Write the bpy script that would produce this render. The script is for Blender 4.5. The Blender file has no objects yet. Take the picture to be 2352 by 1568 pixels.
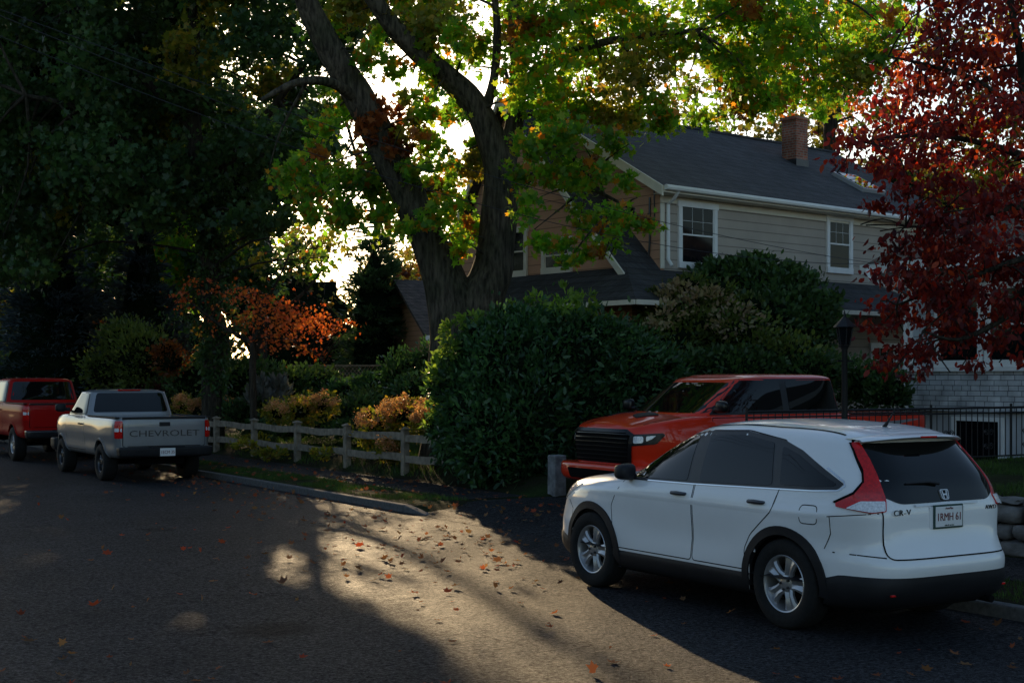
import bpy, bmesh, math, random
import numpy as np
from mathutils import Vector, Matrix, noise
from mathutils.bvhtree import BVHTree
from mathutils.geometry import delaunay_2d_cdt
random.seed(7); rng=np.random.default_rng(11)
SC=bpy.context.scene
COL=SC.collection
# ---------------------------------------------------------------- image pixels to world frame
YAW=math.radians(32.0); CAMH=2.05
CY,SY=math.cos(YAW),math.sin(YAW)
def S(px,py,d):  # px, py: image pixels; d: estimated depth along the view
    """image pixel coordinates + estimated depth -> world metres (X across the street, Y along it)"""
    r=(px-1176)/3200*d; h=CAMH-(py-867)/3200*d
    return Vector((CY*r+SY*d,-SY*r+CY*d,h))
SUN_AZ=math.radians(20.8); SUN_EL=math.radians(13.0)
SD=Vector((math.sin(SUN_AZ)*math.cos(SUN_EL),math.cos(SUN_AZ)*math.cos(SUN_EL),math.sin(SUN_EL)))
# ---------------------------------------------------------------- materials
def nt(name):
    m=bpy.data.materials.new(name); m.use_nodes=True
    t=m.node_tree; b=t.nodes['Principled BSDF']; return m,t,b
def N(t,ty,**k):
    n=t.nodes.new(ty)
    for a,v in k.items(): setattr(n,a,v)
    return n
def ramp(t,src,stops,interp='LINEAR'):
    r=N(t,'ShaderNodeValToRGB'); r.color_ramp.interpolation=interp
    e=r.color_ramp.elements
    while len(e)<len(stops): e.new(.5)
    for i,(p,c) in enumerate(stops):
        e[i].position=p; e[i].color=(c[0],c[1],c[2],1) if not isinstance(c,(int,float)) else (c,c,c,1)
    t.links.new(src,r.inputs[0]); return r.outputs[0]
def tex(t,scale,detail=4,co=None,kind='ShaderNodeTexNoise',rough=.55):
    n=N(t,kind); n.inputs['Scale'].default_value=scale
    if kind=='ShaderNodeTexNoise':
        n.inputs['Detail'].default_value=detail; n.inputs['Roughness'].default_value=rough
    if co is None:
        co=N(t,'ShaderNodeTexCoord').outputs['Object']
    t.links.new(co,n.inputs['Vector']); return n
def mul(t,a,b,f=1.0):
    mx=N(t,'ShaderNodeMixRGB',blend_type='MULTIPLY'); mx.inputs[0].default_value=f
    t.links.new(a,mx.inputs[1]); t.links.new(b,mx.inputs[2]); return mx.outputs[0]
def bump(t,b,h,strength,dist):
    n=N(t,'ShaderNodeBump'); n.inputs['Strength'].default_value=strength; n.inputs['Distance'].default_value=dist
    t.links.new(h,n.inputs['Height']); t.links.new(n.outputs[0],b.inputs['Normal']); return n
def mat(name,col,rough=.5,metal=0,coat=0,spec=.5,var=.15,vs=6,bs=0,bstr=.3,bd=.01):
    m,t,b=nt(name)
    b.inputs['Roughness'].default_value=rough; b.inputs['Metallic'].default_value=metal
    b.inputs['Coat Weight'].default_value=coat; b.inputs['Coat Roughness'].default_value=.04
    b.inputs['Specular IOR Level'].default_value=spec
    n=tex(t,vs)
    c=ramp(t,n.outputs[0],[(.3,[x*(1-var) for x in col]),(.7,[min(1,x*(1+var)) for x in col])])
    t.links.new(c,b.inputs['Base Color'])
    if bs:
        n2=tex(t,bs,6); bump(t,b,n2.outputs[0],bstr,bd)
    return m
def leafmat(name,cols,trans=.5,gain=1.6,rough=.45,spec=.35,cs=.6,dark=.45):
    m,t,b=nt(name); out=t.nodes['Material Output']
    g=N(t,'ShaderNodeNewGeometry')
    k=len(cols); c=ramp(t,g.outputs['Random Per Island'],[(i/(max(1,k-1)),cc) for i,cc in enumerate(cols)])
    n=tex(t,cs,3); f=ramp(t,n.outputs[0],[(.3,dark),(.65,1.15)])
    mo=mul(t,c,f)
    t.links.new(mo,b.inputs['Base Color'])
    b.inputs['Roughness'].default_value=rough; b.inputs['Specular IOR Level'].default_value=spec
    mg=N(t,'ShaderNodeMixRGB',blend_type='MULTIPLY'); mg.inputs[0].default_value=1; mg.inputs[2].default_value=(gain,gain*1.0,gain*.6,1)
    t.links.new(mo,mg.inputs[1])
    tr=N(t,'ShaderNodeBsdfTranslucent'); t.links.new(mg.outputs[0],tr.inputs[0])
    ms=N(t,'ShaderNodeMixShader'); ms.inputs[0].default_value=trans
    t.links.new(b.outputs[0],ms.inputs[1]); t.links.new(tr.outputs[0],ms.inputs[2]); t.links.new(ms.outputs[0],out.inputs[0])
    return m
def asphalt(name,base,scale=1.0,spec=.5,rough=.5,stain=None):
    m,t,b=nt(name)
    fine=tex(t,70*scale,3,rough=.7); gr=tex(t,24*scale,4,rough=.8); mid=tex(t,7,5); big=tex(t,.5,4)
    c1=ramp(t,fine.outputs[0],[(.36,[x*.45 for x in base]),(.55,[x*1.1 for x in base]),(.68,[x*2.8 for x in base])])
    c1=mul(t,c1,ramp(t,gr.outputs[0],[(.38,.35),(.52,1.0),(.64,2.2)]))
    f=ramp(t,big.outputs[0],[(.3,.65),(.7,1.25)]); c2=mul(t,c1,f)
    v=N(t,'ShaderNodeTexVoronoi',feature='DISTANCE_TO_EDGE'); v.inputs['Scale'].default_value=.33
    wob=tex(t,1.3,7,rough=.65); co=N(t,'ShaderNodeTexCoord')
    va=N(t,'ShaderNodeVectorMath',operation='MULTIPLY_ADD'); va.inputs[1].default_value=(1.6,1.6,1.6)
    t.links.new(wob.outputs['Color'],va.inputs[0]); t.links.new(co.outputs['Object'],va.inputs[2]); t.links.new(va.outputs[0],v.inputs['Vector'])
    cr=ramp(t,v.outputs['Distance'],[(.0,.15),(.003,.5),(.007,1)])
    pt=ramp(t,big.outputs[0],[(.45,1),(.58,0)]); 
    crm=N(t,'ShaderNodeMixRGB'); t.links.new(pt,crm.inputs[0]); t.links.new(cr,crm.inputs[1]); crm.inputs[2].default_value=(1,1,1,1)
    crk=crm.outputs[0]; c3=mul(t,c2,crk,.85)
    if stain:
        for (sx,sy,sr) in stain:
            vd=N(t,'ShaderNodeVectorMath',operation='DISTANCE'); 
            w2=N(t,'ShaderNodeVectorMath',operation='MULTIPLY_ADD'); w2.inputs[1].default_value=(.5,.5,0); t.links.new(mid.outputs['Color'],w2.inputs[0]); t.links.new(co.outputs['Object'],w2.inputs[2])
            t.links.new(w2.outputs[0],vd.inputs[0]); vd.inputs[1].default_value=(sx+.25,sy+.25,0)
            st=ramp(t,vd.outputs['Value'],[(sr*.5,.25),(sr,1)]); c3=mul(t,c3,st)
    t.links.new(c3,b.inputs['Base Color'])
    rr=ramp(t,mid.outputs[0],[(.3,rough-.06),(.7,rough+.1)]); t.links.new(rr,b.inputs['Roughness'])
    sp=ramp(t,gr.outputs[0],[(.4,spec*.25),(.62,spec*2.0)]); t.links.new(mul(t,sp,crk),b.inputs['Specular IOR Level'])
    ad=N(t,'ShaderNodeMath',operation='MULTIPLY_ADD'); ad.inputs[1].default_value=1.3
    t.links.new(gr.outputs[0],ad.inputs[0]); t.links.new(fine.outputs[0],ad.inputs[2])
    bump(t,b,ad.outputs[0],1,.028)
    return m
def siding(name,col,pitch=.2):
    m,t,b=nt(name)
    g=N(t,'ShaderNodeTexCoord'); s=N(t,'ShaderNodeSeparateXYZ'); t.links.new(g.outputs['Object'],s.inputs[0])
    d=N(t,'ShaderNodeMath',operation='DIVIDE'); d.inputs[1].default_value=pitch; t.links.new(s.outputs['Z'],d.inputs[0])
    fr=N(t,'ShaderNodeMath',operation='FRACT'); t.links.new(d.outputs[0],fr.inputs[0])
    n=tex(t,1.2,5)
    c=ramp(t,n.outputs[0],[(.3,[x*.88 for x in col]),(.7,[x*1.06 for x in col])])
    gr=ramp(t,fr.outputs[0],[(0,.22),(.07,.85),(.12,1),(.95,1),(1,.6)])  # dark line at each board lap stands for its shadow, painted into colour
    t.links.new(mul(t,c,gr),b.inputs['Base Color'])
    inv=N(t,'ShaderNodeMath',operation='SUBTRACT'); inv.inputs[0].default_value=1; t.links.new(fr.outputs[0],inv.inputs[1])
    bump(t,b,inv.outputs[0],.6,.02); b.inputs['Roughness'].default_value=.8; b.inputs['Specular IOR Level'].default_value=.2
    return m
def brickmat(name,c1,c2,mortar,sc,bw=.5,rh=.25,ms=.02,rough=.85,bstr=.7):
    m,t,b=nt(name)
    g=N(t,'ShaderNodeTexCoord'); s=N(t,'ShaderNodeSeparateXYZ'); cb=N(t,'ShaderNodeCombineXYZ')
    t.links.new(g.outputs['Object'],s.inputs[0])
    ad=N(t,'ShaderNodeMath',operation='ADD'); t.links.new(s.outputs['X'],ad.inputs[0]); t.links.new(s.outputs['Y'],ad.inputs[1])
    t.links.new(ad.outputs[0],cb.inputs[0]); t.links.new(s.outputs['Z'],cb.inputs[1])
    br=N(t,'ShaderNodeTexBrick'); t.links.new(cb.outputs[0],br.inputs['Vector'])
    br.inputs['Color1'].default_value=(*c1,1); br.inputs['Color2'].default_value=(*c2,1); br.inputs['Mortar'].default_value=(*mortar,1)
    br.inputs['Scale'].default_value=sc; br.inputs['Brick Width'].default_value=bw; br.inputs['Row Height'].default_value=rh; br.inputs['Mortar Size'].default_value=ms
    br.squash=.7; br.squash_frequency=3
    n=tex(t,3,6); f=ramp(t,n.outputs[0],[(.3,.6),(.7,1.25)])
    t.links.new(mul(t,br.outputs['Color'],f),b.inputs['Base Color'])
    inv=N(t,'ShaderNodeMath',operation='SUBTRACT'); inv.inputs[0].default_value=1; t.links.new(br.outputs['Fac'],inv.inputs[1])
    bump(t,b,inv.outputs[0],bstr,.02); b.inputs['Roughness'].default_value=rough
    return m
def barkmat(name,col):
    m,t,b=nt(name)
    co=N(t,'ShaderNodeTexCoord'); mp=N(t,'ShaderNodeMapping'); mp.inputs['Scale'].default_value=(1,1,.18)
    t.links.new(co.outputs['Object'],mp.inputs[0])
    n=tex(t,16,7,mp.outputs[0]); n2=tex(t,2.2,4)
    c=ramp(t,n.outputs[0],[(.35,[x*.3 for x in col]),(.55,col),(.75,[x*1.5 for x in col])])
    f=ramp(t,n2.outputs[0],[(.3,(.55,.65,.45)),(.7,(1.2,1.15,1.05))])
    t.links.new(mul(t,c,f),b.inputs['Base Color'])
    bump(t,b,n.outputs[0],1,.08); b.inputs['Roughness'].default_value=.9; b.inputs['Specular IOR Level'].default_value=.2
    return m
M={}
M['asphalt']=asphalt('asphalt',(.032,.032,.035),1,.09,.60,[(4.37,10.65,.45),(5.9,18.5,.3),(3.3,17,.35)])
M['walk']=asphalt('sidewalk_asphalt',(.036,.035,.036),1.2,.09,.7)
M['drive']=asphalt('driveway_asphalt',(.030,.031,.034),1.1,.09,.68)
M['kerb']=mat('granite_kerb',(.10,.10,.10),.85,var=.3,vs=20,bs=60,bstr=.5,spec=.15)
def groundmat():
    m,t,b=nt('ground_cover')
    n=tex(t,.8,6); c=ramp(t,n.outputs[0],[(.35,(.025,.019,.013)),(.5,(.022,.027,.011)),(.65,(.026,.045,.012))])
    t.links.new(c,b.inputs['Base Color']); n2=tex(t,18,6); bump(t,b,n2.outputs[0],1,.05); b.inputs['Roughness'].default_value=.95; b.inputs['Specular IOR Level'].default_value=.05
    return m
M['ground']=groundmat()
M['white_paint']=mat('white_car_paint',(.80,.80,.80),.35,coat=.8,var=.01)
M['silver_paint']=mat('silver_car_paint',(.23,.235,.245),.36,metal=.35,coat=.7,var=.03,spec=.3)
M['red_paint']=mat('red_car_paint',(.36,.007,.005),.5,coat=.15,var=.03,spec=.06)
M['orange_paint']=mat('orange_red_car_paint',(.70,.03,.006),.35,coat=.8,var=.03,spec=.15)
M['glass']=mat('tinted_glass',(.004,.005,.005),.02,spec=.4,var=.05)
M['winglass']=mat('window_glass',(.006,.007,.009),.06,spec=.2,var=.3)
M['black']=mat('black_plastic',(.012,.012,.014),.55,var=.2,bs=200,bstr=.1,spec=.3)
M['gloss']=mat('gloss_black',(.006,.006,.007),.3,coat=.1,spec=.3)
M['satin']=mat('satin_black_pillar',(.03,.032,.035),.4,coat=.1,spec=.3)
M['rubber']=mat('tyre_rubber',(.012,.012,.012),.85,var=.3,vs=30,bs=90,bstr=.3,spec=.25)
M['dark']=mat('underbody',(.005,.005,.005),.95,spec=.1)
M['alloy']=mat('alloy',(.42,.42,.43),.3,metal=.7,var=.08)
M['badge']=mat('badge_silver',(.55,.56,.58),.3,metal=.5,var=.03)
M['chrome']=mat('chrome',(.7,.7,.7),.08,metal=1,var=.02)
M['dchrome']=mat('dark_steel',(.07,.07,.075),.32,metal=.8)
M['redlens']=mat('red_lens',(.55,.007,.006),.1,coat=.7,var=.3,vs=40,spec=.3)
M['clearlens']=mat('clear_lens',(.7,.7,.72),.12,coat=1,var=.25,vs=60)
M['plate']=mat('plate_white',(.7,.7,.7),.4,var=.03)
M['ink']=mat('plate_dark_red_ink',(.14,.016,.02),.5)
M['greenink']=mat('plate_green',(.01,.05,.04),.5)
M['trim']=mat('white_trim',(.80,.79,.76),.6,var=.06,vs=3)
M['cream']=mat('cream_trim',(.74,.67,.54),.6,var=.08,vs=3)
M['sid_grey']=siding('beige_siding',(.46,.39,.32),.2)
M['sid_tan']=siding('tan_siding',(.58,.31,.19),.2)
M['sid_white']=siding('pale_siding',(.46,.47,.48),.22)
M['shingle']=brickmat('dark_shingles',(.03,.031,.035),(.055,.055,.06),(.015,.015,.017),3.2,.6,.45,.03)
M['bshingle']=brickmat('brown_shingles',(.14,.10,.075),(.08,.06,.045),(.02,.015,.012),3.2,.6,.45,.03)
M['brick']=brickmat('chimney_brick',(.44,.12,.06),(.26,.07,.04),(.30,.24,.19),5,.9,.33,.05)
M['stone']=brickmat('pale_ledgestone',(.60,.60,.60),(.46,.47,.48),(.12,.12,.13),2.0,.62,.2,.014)
M['foundation']=mat('painted_foundation',(.50,.51,.52),.8,var=.12,vs=2)
M['fence']=mat('weathered_wood',(.23,.19,.14),.9,var=.4,vs=7,bs=30,bstr=.7,spec=.15)
M['iron']=mat('black_iron',(.012,.012,.013),.5,metal=.2)
M['rock']=mat('fieldstone',(.15,.14,.13),.9,var=.4,vs=4,bs=14,bstr=.8,bd=.03)
M['granite']=mat('pale_granite',(.19,.19,.19),.9,var=.4,vs=9,bs=40,bstr=.8,bd=.02,spec=.2)
M['bark']=barkmat('bark',(.085,.07,.055))
M['bark2']=barkmat('dark_bark',(.05,.04,.034))
M['cable']=mat('cable_rubber',(.01,.01,.01),.6)
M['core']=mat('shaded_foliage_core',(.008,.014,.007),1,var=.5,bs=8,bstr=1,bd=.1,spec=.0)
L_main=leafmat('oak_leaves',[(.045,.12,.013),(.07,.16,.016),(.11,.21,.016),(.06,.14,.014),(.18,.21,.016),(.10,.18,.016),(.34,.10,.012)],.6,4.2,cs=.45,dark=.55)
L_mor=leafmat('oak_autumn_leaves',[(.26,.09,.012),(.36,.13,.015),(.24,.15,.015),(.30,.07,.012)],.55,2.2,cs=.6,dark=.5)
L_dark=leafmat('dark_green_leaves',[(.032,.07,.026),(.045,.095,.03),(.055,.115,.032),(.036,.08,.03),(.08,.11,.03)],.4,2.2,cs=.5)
L_rust=leafmat('rust_leaves',[(.20,.05,.015),(.26,.08,.018),(.13,.04,.014)],.5,2.0)
L_orange=leafmat('orange_leaves',[(.52,.09,.025),(.60,.14,.03),(.42,.06,.02),(.60,.19,.035),(.46,.09,.03)],.5,2.0,dark=.5,cs=1.3)
L_red=leafmat('red_leaves',[(.12,.008,.010),(.19,.013,.012),(.07,.008,.015),(.26,.030,.013),(.05,.010,.017),(.14,.012,.013)],.5,3.6,dark=.4,cs=.8)
L_red_lit=leafmat('painted_backlit_red_leaves',[(.19,.012,.010),(.30,.022,.012),(.11,.009,.012),(.38,.055,.015),(.16,.011,.012)],.55,3.4,dark=.4,cs=.8)  # brighter copy of the red leaves, with backlight painted into their colour
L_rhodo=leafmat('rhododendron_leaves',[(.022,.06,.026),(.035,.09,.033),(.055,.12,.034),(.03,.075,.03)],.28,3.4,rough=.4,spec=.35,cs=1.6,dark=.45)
L_rhodo_lit=leafmat('painted_sunlit_rhododendron_leaves',[(.10,.17,.03),(.15,.22,.035),(.08,.14,.03)],.5,3.2,rough=.4,spec=.35,cs=1.6,dark=.6)  # yellower, brighter copy of the hedge leaves; sunlight painted into the colour
L_yel=leafmat('yellow_green_leaves',[(.14,.17,.02),(.26,.22,.025),(.10,.14,.02),(.34,.20,.025)],.5,2.4)
L_hyd=leafmat('tan_flower_heads',[(.48,.22,.11),(.55,.30,.15),(.40,.15,.08),(.48,.32,.15)],.45,2.4)
L_spruce=leafmat('spruce_needles',[(.04,.06,.068),(.06,.085,.092),(.035,.05,.055)],.1,1,cs=1)
L_pine=leafmat('evergreen_needles',[(.04,.08,.035),(.06,.11,.045),(.08,.13,.045)],.3,1.8,cs=.8)
L_pink=leafmat('pink_flower_heads',[(.36,.27,.16),(.32,.22,.14),(.30,.27,.13)],.35,1.6)
L_grn=leafmat('green_leaves',[(.035,.08,.03),(.055,.11,.033),(.075,.13,.033)],.3,1.8,cs=1)
L_oliv=leafmat('olive_green_leaves',[(.08,.12,.03),(.11,.15,.035),(.14,.16,.035),(.06,.10,.03)],.4,2.0,cs=1)
L_wood=leafmat('autumn_wood_leaves',[(.08,.11,.025),(.13,.13,.025),(.2,.11,.025),(.05,.08,.025),(.25,.15,.025)],.5,1.8,cs=.12)
L_fall=leafmat('fallen_leaves',[(.20,.085,.045),(.15,.07,.04),(.34,.05,.025),(.24,.13,.065),(.13,.07,.045),(.24,.08,.04)],.4,2.4,rough=.8,spec=.05,dark=.7)
L_grass=leafmat('grass_blades',[(.03,.07,.012),(.05,.10,.015),(.04,.08,.015)],.4,1.8,cs=1.5)
# ---------------------------------------------------------------- object helpers
def link(o,parent=None):
    COL.objects.link(o)
    if parent is not None: o.parent=parent
    return o
def top(o,label,cat,group=None,kind=None):
    if label: o['label']=label
    if cat: o['category']=cat
    if group: o['group']=group
    if kind: o['kind']=kind
    return o
def empty(name,label,cat,loc=(0,0,0),rz=0,group=None):
    o=bpy.data.objects.new(name,None); o.location=loc; o.rotation_euler=(0,0,rz); o.empty_display_size=.3
    COL.objects.link(o); return top(o,label,cat,group)
class MB:
    def __init__(s): s.v=[]; s.f=[]; s.m=[]
    def add(s,v,f,m=0):
        o=len(s.v); s.v+= [tuple(p) for p in v]; s.f+=[[i+o for i in q] for q in f]; s.m+=[m]*len(f); return s
    def box(s,a,b,m=0,T=None):
        x0,y0,z0=a; x1,y1,z1=b
        v=[Vector(p) for p in [(x0,y0,z0),(x1,y0,z0),(x1,y1,z0),(x0,y1,z0),(x0,y0,z1),(x1,y0,z1),(x1,y1,z1),(x0,y1,z1)]]
        if T is not None: v=[T@p for p in v]
        return s.add(v,[[0,3,2,1],[4,5,6,7],[0,1,5,4],[1,2,6,5],[2,3,7,6],[3,0,4,7]],m)
    def tube(s,pts,rad,n=8,m=0,cap=True,wob=0):
        pts=[Vector(p) for p in pts]
        if not hasattr(rad,'__len__'): rad=[rad]*len(pts)
        v=[]; up=Vector((0,0,1)); 
        d0=(pts[1]-pts[0]).normalized(); a=d0.cross(up) if abs(d0.z)<.95 else d0.cross(Vector((0,1,0))); a.normalize()
        for i,p in enumerate(pts):
            d=(pts[min(i+1,len(pts)-1)]-pts[max(i-1,0)]).normalized()
            a=(a-d*a.dot(d)).normalized(); b=d.cross(a)
            for k in range(n):
                t=2*math.pi*k/n; q=math.cos(t)*a+math.sin(t)*b; r=rad[i]
                if wob: r*=1+wob*noise.noise(p*1.3+q*1.6)+wob*.5*noise.noise(p*.4+q*4)
                v.append(p+q*r)
        f=[[i*n+k,i*n+(k+1)%n,(i+1)*n+(k+1)%n,(i+1)*n+k] for i in range(len(pts)-1) for k in range(n)]
        if cap: f+= [list(range(n))[::-1],[(len(pts)-1)*n+k for k in range(n)]]
        return s.add(v,f,m)
    def lathe(s,prof,n=36,m=0,T=None):
        v=[];P=len(prof)
        for k in range(n):
            t=2*math.pi*k/n
            for (x,r) in prof:
                p=Vector((x,r*math.cos(t),r*math.sin(t))); v.append(T@p if T is not None else p)
        f=[[k*P+i,((k+1)%n)*P+i,((k+1)%n)*P+i+1,k*P+i+1] for k in range(n) for i in range(P-1)]
        return s.add(v,f,m)
    def prism(s,poly,O,U,V,D,th,m=0):
        O,U,V,D=map(Vector,(O,U,V,D)); n=len(poly)
        v=[O+U*a+V*b for a,b in poly]+[O+U*a+V*b+D*th for a,b in poly]
        f=[list(range(n)),[n+i for i in range(n)][::-1]]+[[i,(i+1)%n,n+(i+1)%n,n+i][::-1] for i in range(n)]
        return s.add(v,f,m)
    def mesh(s,name,mats,smooth=False,sharp=35,fix=True):
        me=bpy.data.meshes.new(name); me.from_pydata(s.v,[],s.f)
        for mm in mats: me.materials.append(mm)
        me.polygons.foreach_set('material_index',s.m)
        if fix:
            bm=bmesh.new(); bm.from_mesh(me); bmesh.ops.recalc_face_normals(bm,faces=bm.faces); bm.to_mesh(me); bm.free()
        if smooth:
            me.polygons.foreach_set('use_smooth',[True]*len(me.polygons)); me.set_sharp_from_angle(angle=math.radians(sharp))
        me.update(); return me
    def obj(s,name,mats,parent=None,smooth=False,bevel=0,sharp=35,seg=2):
        o=bpy.data.objects.new(name,s.mesh(name,mats,smooth,sharp)); link(o,parent)
        if bevel:
            b=o.modifiers.new('b','BEVEL'); b.width=bevel; b.segments=seg; b.limit_method='ANGLE'; b.angle_limit=math.radians(40)
        return o
    def side(s,sg):
        r=MB(); mp={}
        for f,m in zip(s.f,s.m):
            if sum(s.v[i][0] for i in f)*sg>0:
                q=[]
                for i in f:
                    if i not in mp: mp[i]=len(r.v); r.v.append(s.v[i])
                    q.append(mp[i])
                r.f.append(q); r.m.append(m)
        return r
    def flip(s):
        r=MB(); r.v=[(-a,b,c) for a,b,c in s.v]; r.f=[q[::-1] for q in s.f]; r.m=list(s.m); return r
    def objs(s,name,mats,parent=None,**k):
        return [s.side(sg).obj(name,mats,(parent[i] if isinstance(parent,list) else parent),**k) for i,sg in enumerate((-1,1))]
def text_mesh(s,size,ext,name='lettering',sp=1.0):
    c=bpy.data.curves.new('tmp','FONT'); c.body=s; c.size=size; c.extrude=ext; c.align_x='CENTER'; c.align_y='CENTER'; c.resolution_u=3; c.space_character=sp
    o=bpy.data.objects.new('tmp',c); COL.objects.link(o)
    dg=bpy.context.evaluated_depsgraph_get(); me=bpy.data.meshes.new_from_object(o.evaluated_get(dg))
    bpy.data.objects.remove(o); me.name=name; return me
def text(s,size,loc,parent,m,name='lettering',ext=.003,rz=0,sx=1,tilt=0,sp=1.0):
    me=text_mesh(s,size,ext,name,sp); me.transform(Matrix.Translation(Vector(loc))@Matrix.Rotation(rz,4,'Z')@Matrix.Rotation(math.radians(90)+tilt,4,'X')@Matrix.Diagonal((sx,1,1,1)))
    me.materials.clear(); me.materials.append(m)
    o=bpy.data.objects.new(name,me); return link(o,parent)
# ---------------------------------------------------------------- foliage
LIT=[[(6.15,15.4),(7.6,16.6),(9.9,17.6),(9.3,15.5),(8.5,13.0),(7.9,11.0),(7.4,9.1),(6.8,7.05),(6.3,5),(4.0,5.2),(4.65,8.1),(5.3,10.7),(5.2,11.5),(5.5,13.3)],
     [(3.8,8.3),(4.2,9.6),(4.6,9.6),(4.4,8.2)],[(10.2,19.0),(10.6,21.5),(11.1,22.2),(10.9,19.5)]]
TG=[(S(720,690,35.5),1.15),(S(930,975,28.5),.8),(S(985,865,25.3),.9),(S(1290,700,25.5),.6),(S(2130,270,18.5),.7)]
def inpoly(Q,poly):
    x,y=Q[:,0],Q[:,1]; c=np.zeros(len(Q),bool); n=len(poly)
    for i in range(n):
        x1,y1=poly[i]; x2,y2=poly[(i+1)%n]
        if y1==y2: continue
        c^=((y1>y)!=(y2>y))&(x<(x2-x1)*(y-y1)/(y2-y1)+x1)
    return c
def corridor(P,prob=.975,grow=0):
    d=P[:,2]/SD.z; Q=P[:,:2]-np.array([SD.x,SD.y])[None,:]*d[:,None]
    Q=Q+.22*np.stack([np.sin(P[:,2]*3.1+P[:,0]*2),np.sin(P[:,2]*2.3+P[:,1]*1.7)],1)
    ins=np.zeros(len(P),bool)
    for p in LIT: ins|=inpoly(Q,p)
    sd=np.array(SD)
    for tp,r in TG:
        rel=P-np.array(tp); t=rel@sd; pr=np.linalg.norm(rel-t[:,None]*sd,axis=1); ins|=(t>2.2*max(r,.8))&(pr<r+grow)&(rng.random(len(P))<.9)
    return ~(ins&(rng.random(len(P))<prob))
SH={'diamond':[(0,0,0),(.3,.45,.1),(0,1,0),(-.3,.45,.1)],
 'oval':[(0,0,0),(.24,.3,.06),(.22,.68,.05),(0,1,-.08),(-.22,.68,.05),(-.24,.3,.06)],
 'long':[(0,0,0),(.18,.3,.05),(.16,.7,.03),(0,1,-.08),(-.16,.7,.03),(-.18,.3,.05)],
 'needle':[(0,0,0),(.09,.4,0),(0,1,0),(-.09,.4,0)],
 'blade':[(-.06,0,0),(.06,0,0),(0,1,.15)],
 'maple':[(0,0,0),(.16,.14,.02),(.45,.08,.08),(.33,.34,.03),(.52,.62,.1),(.2,.58,.02),(0,1,-.06),(-.2,.58,.02),(-.52,.62,.1),(-.33,.34,.03),(-.45,.08,.08),(-.16,.14,.02)]}
def leaf_arrays(P,size,shape,axis=None,ax_w=0,norm=None,nw=0,svar=.3):
    T=np.array(SH[shape]); k=len(T); n=len(P)
    A=rng.normal(size=(n,3)); A/=np.linalg.norm(A,axis=1,keepdims=True)
    if axis is not None: A=A+ax_w*axis; A/=np.linalg.norm(A,axis=1,keepdims=True)+1e-9
    B=rng.normal(size=(n,3))
    if norm is not None: B=B+nw*norm
    B=B-A*(A*B).sum(1,keepdims=True); B/=np.linalg.norm(B,axis=1,keepdims=True)+1e-9
    C=np.cross(A,B); s=size*(1+svar*rng.normal(size=(n,1)).clip(-2,2))
    V=P[:,None,:]+s[:,:,None]*(T[None,:,0:1]*C[:,None,:]+T[None,:,1:2]*A[:,None,:]+T[None,:,2:3]*B[:,None,:])
    return V.reshape(-1,3),k
def leafobj(name,parts,mats,parent=None,extra=None):
    extra=extra or MB()
    ev=np.array(extra.v).reshape(-1,3) if extra.v else np.zeros((0,3))
    V=np.concatenate([p[0] for p in parts]+[ev]); 
    tot=[];mi=[]
    for v,k,m in parts:
        c=len(v)//k; tot+= [k]*c; mi+=[m]*c
    nl=sum(len(p[0]) for p in parts); loops=list(range(nl))
    for f,m in zip(extra.f,extra.m):
        loops+=[nl+i for i in f]; tot.append(len(f)); mi.append(m)
    tot=np.array(tot); start=np.concatenate([[0],np.cumsum(tot)[:-1]])
    me=bpy.data.meshes.new(name); me.vertices.add(len(V)); me.vertices.foreach_set('co',V.astype(np.float32).ravel())
    me.loops.add(len(loops)); me.loops.foreach_set('vertex_index',np.array(loops,dtype=np.int32))
    me.polygons.add(len(tot)); me.polygons.foreach_set('loop_start',start.astype(np.int32))
    try: me.polygons.foreach_set('loop_total',tot.astype(np.int32))
    except Exception: pass
    for m in mats: me.materials.append(m)
    me.polygons.foreach_set('material_index',np.array(mi,dtype=np.int32))
    me.update(calc_edges=True); me.validate()
    o=bpy.data.objects.new(name,me); return link(o,parent)
def blob_points(c,r,n,clump=.22,nc=None,shell=.35):
    c=np.array(c);r=np.array(r) if hasattr(r,'__len__') else np.array([r,r,r])
    nc=nc or max(4,int(n/45))
    d=rng.normal(size=(nc,3)); d/=np.linalg.norm(d,axis=1,keepdims=True)
    rad=rng.random((nc,1))**shell
    K=d*rad
    idx=rng.integers(0,nc,n)
    sc=clump*(.6+.8*rng.random((nc,1)))
    return c+(K[idx]+rng.normal(size=(n,3))*sc[idx])*r
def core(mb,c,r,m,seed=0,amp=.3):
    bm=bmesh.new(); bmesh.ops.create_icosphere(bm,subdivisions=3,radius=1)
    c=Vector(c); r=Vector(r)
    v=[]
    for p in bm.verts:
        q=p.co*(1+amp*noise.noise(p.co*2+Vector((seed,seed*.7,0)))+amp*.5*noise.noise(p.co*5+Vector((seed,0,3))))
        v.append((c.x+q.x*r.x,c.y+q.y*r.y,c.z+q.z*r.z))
    f=[[w.index for w in fc.verts] for fc in bm.faces]; bm.free(); mb.add(v,f,m)
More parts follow.
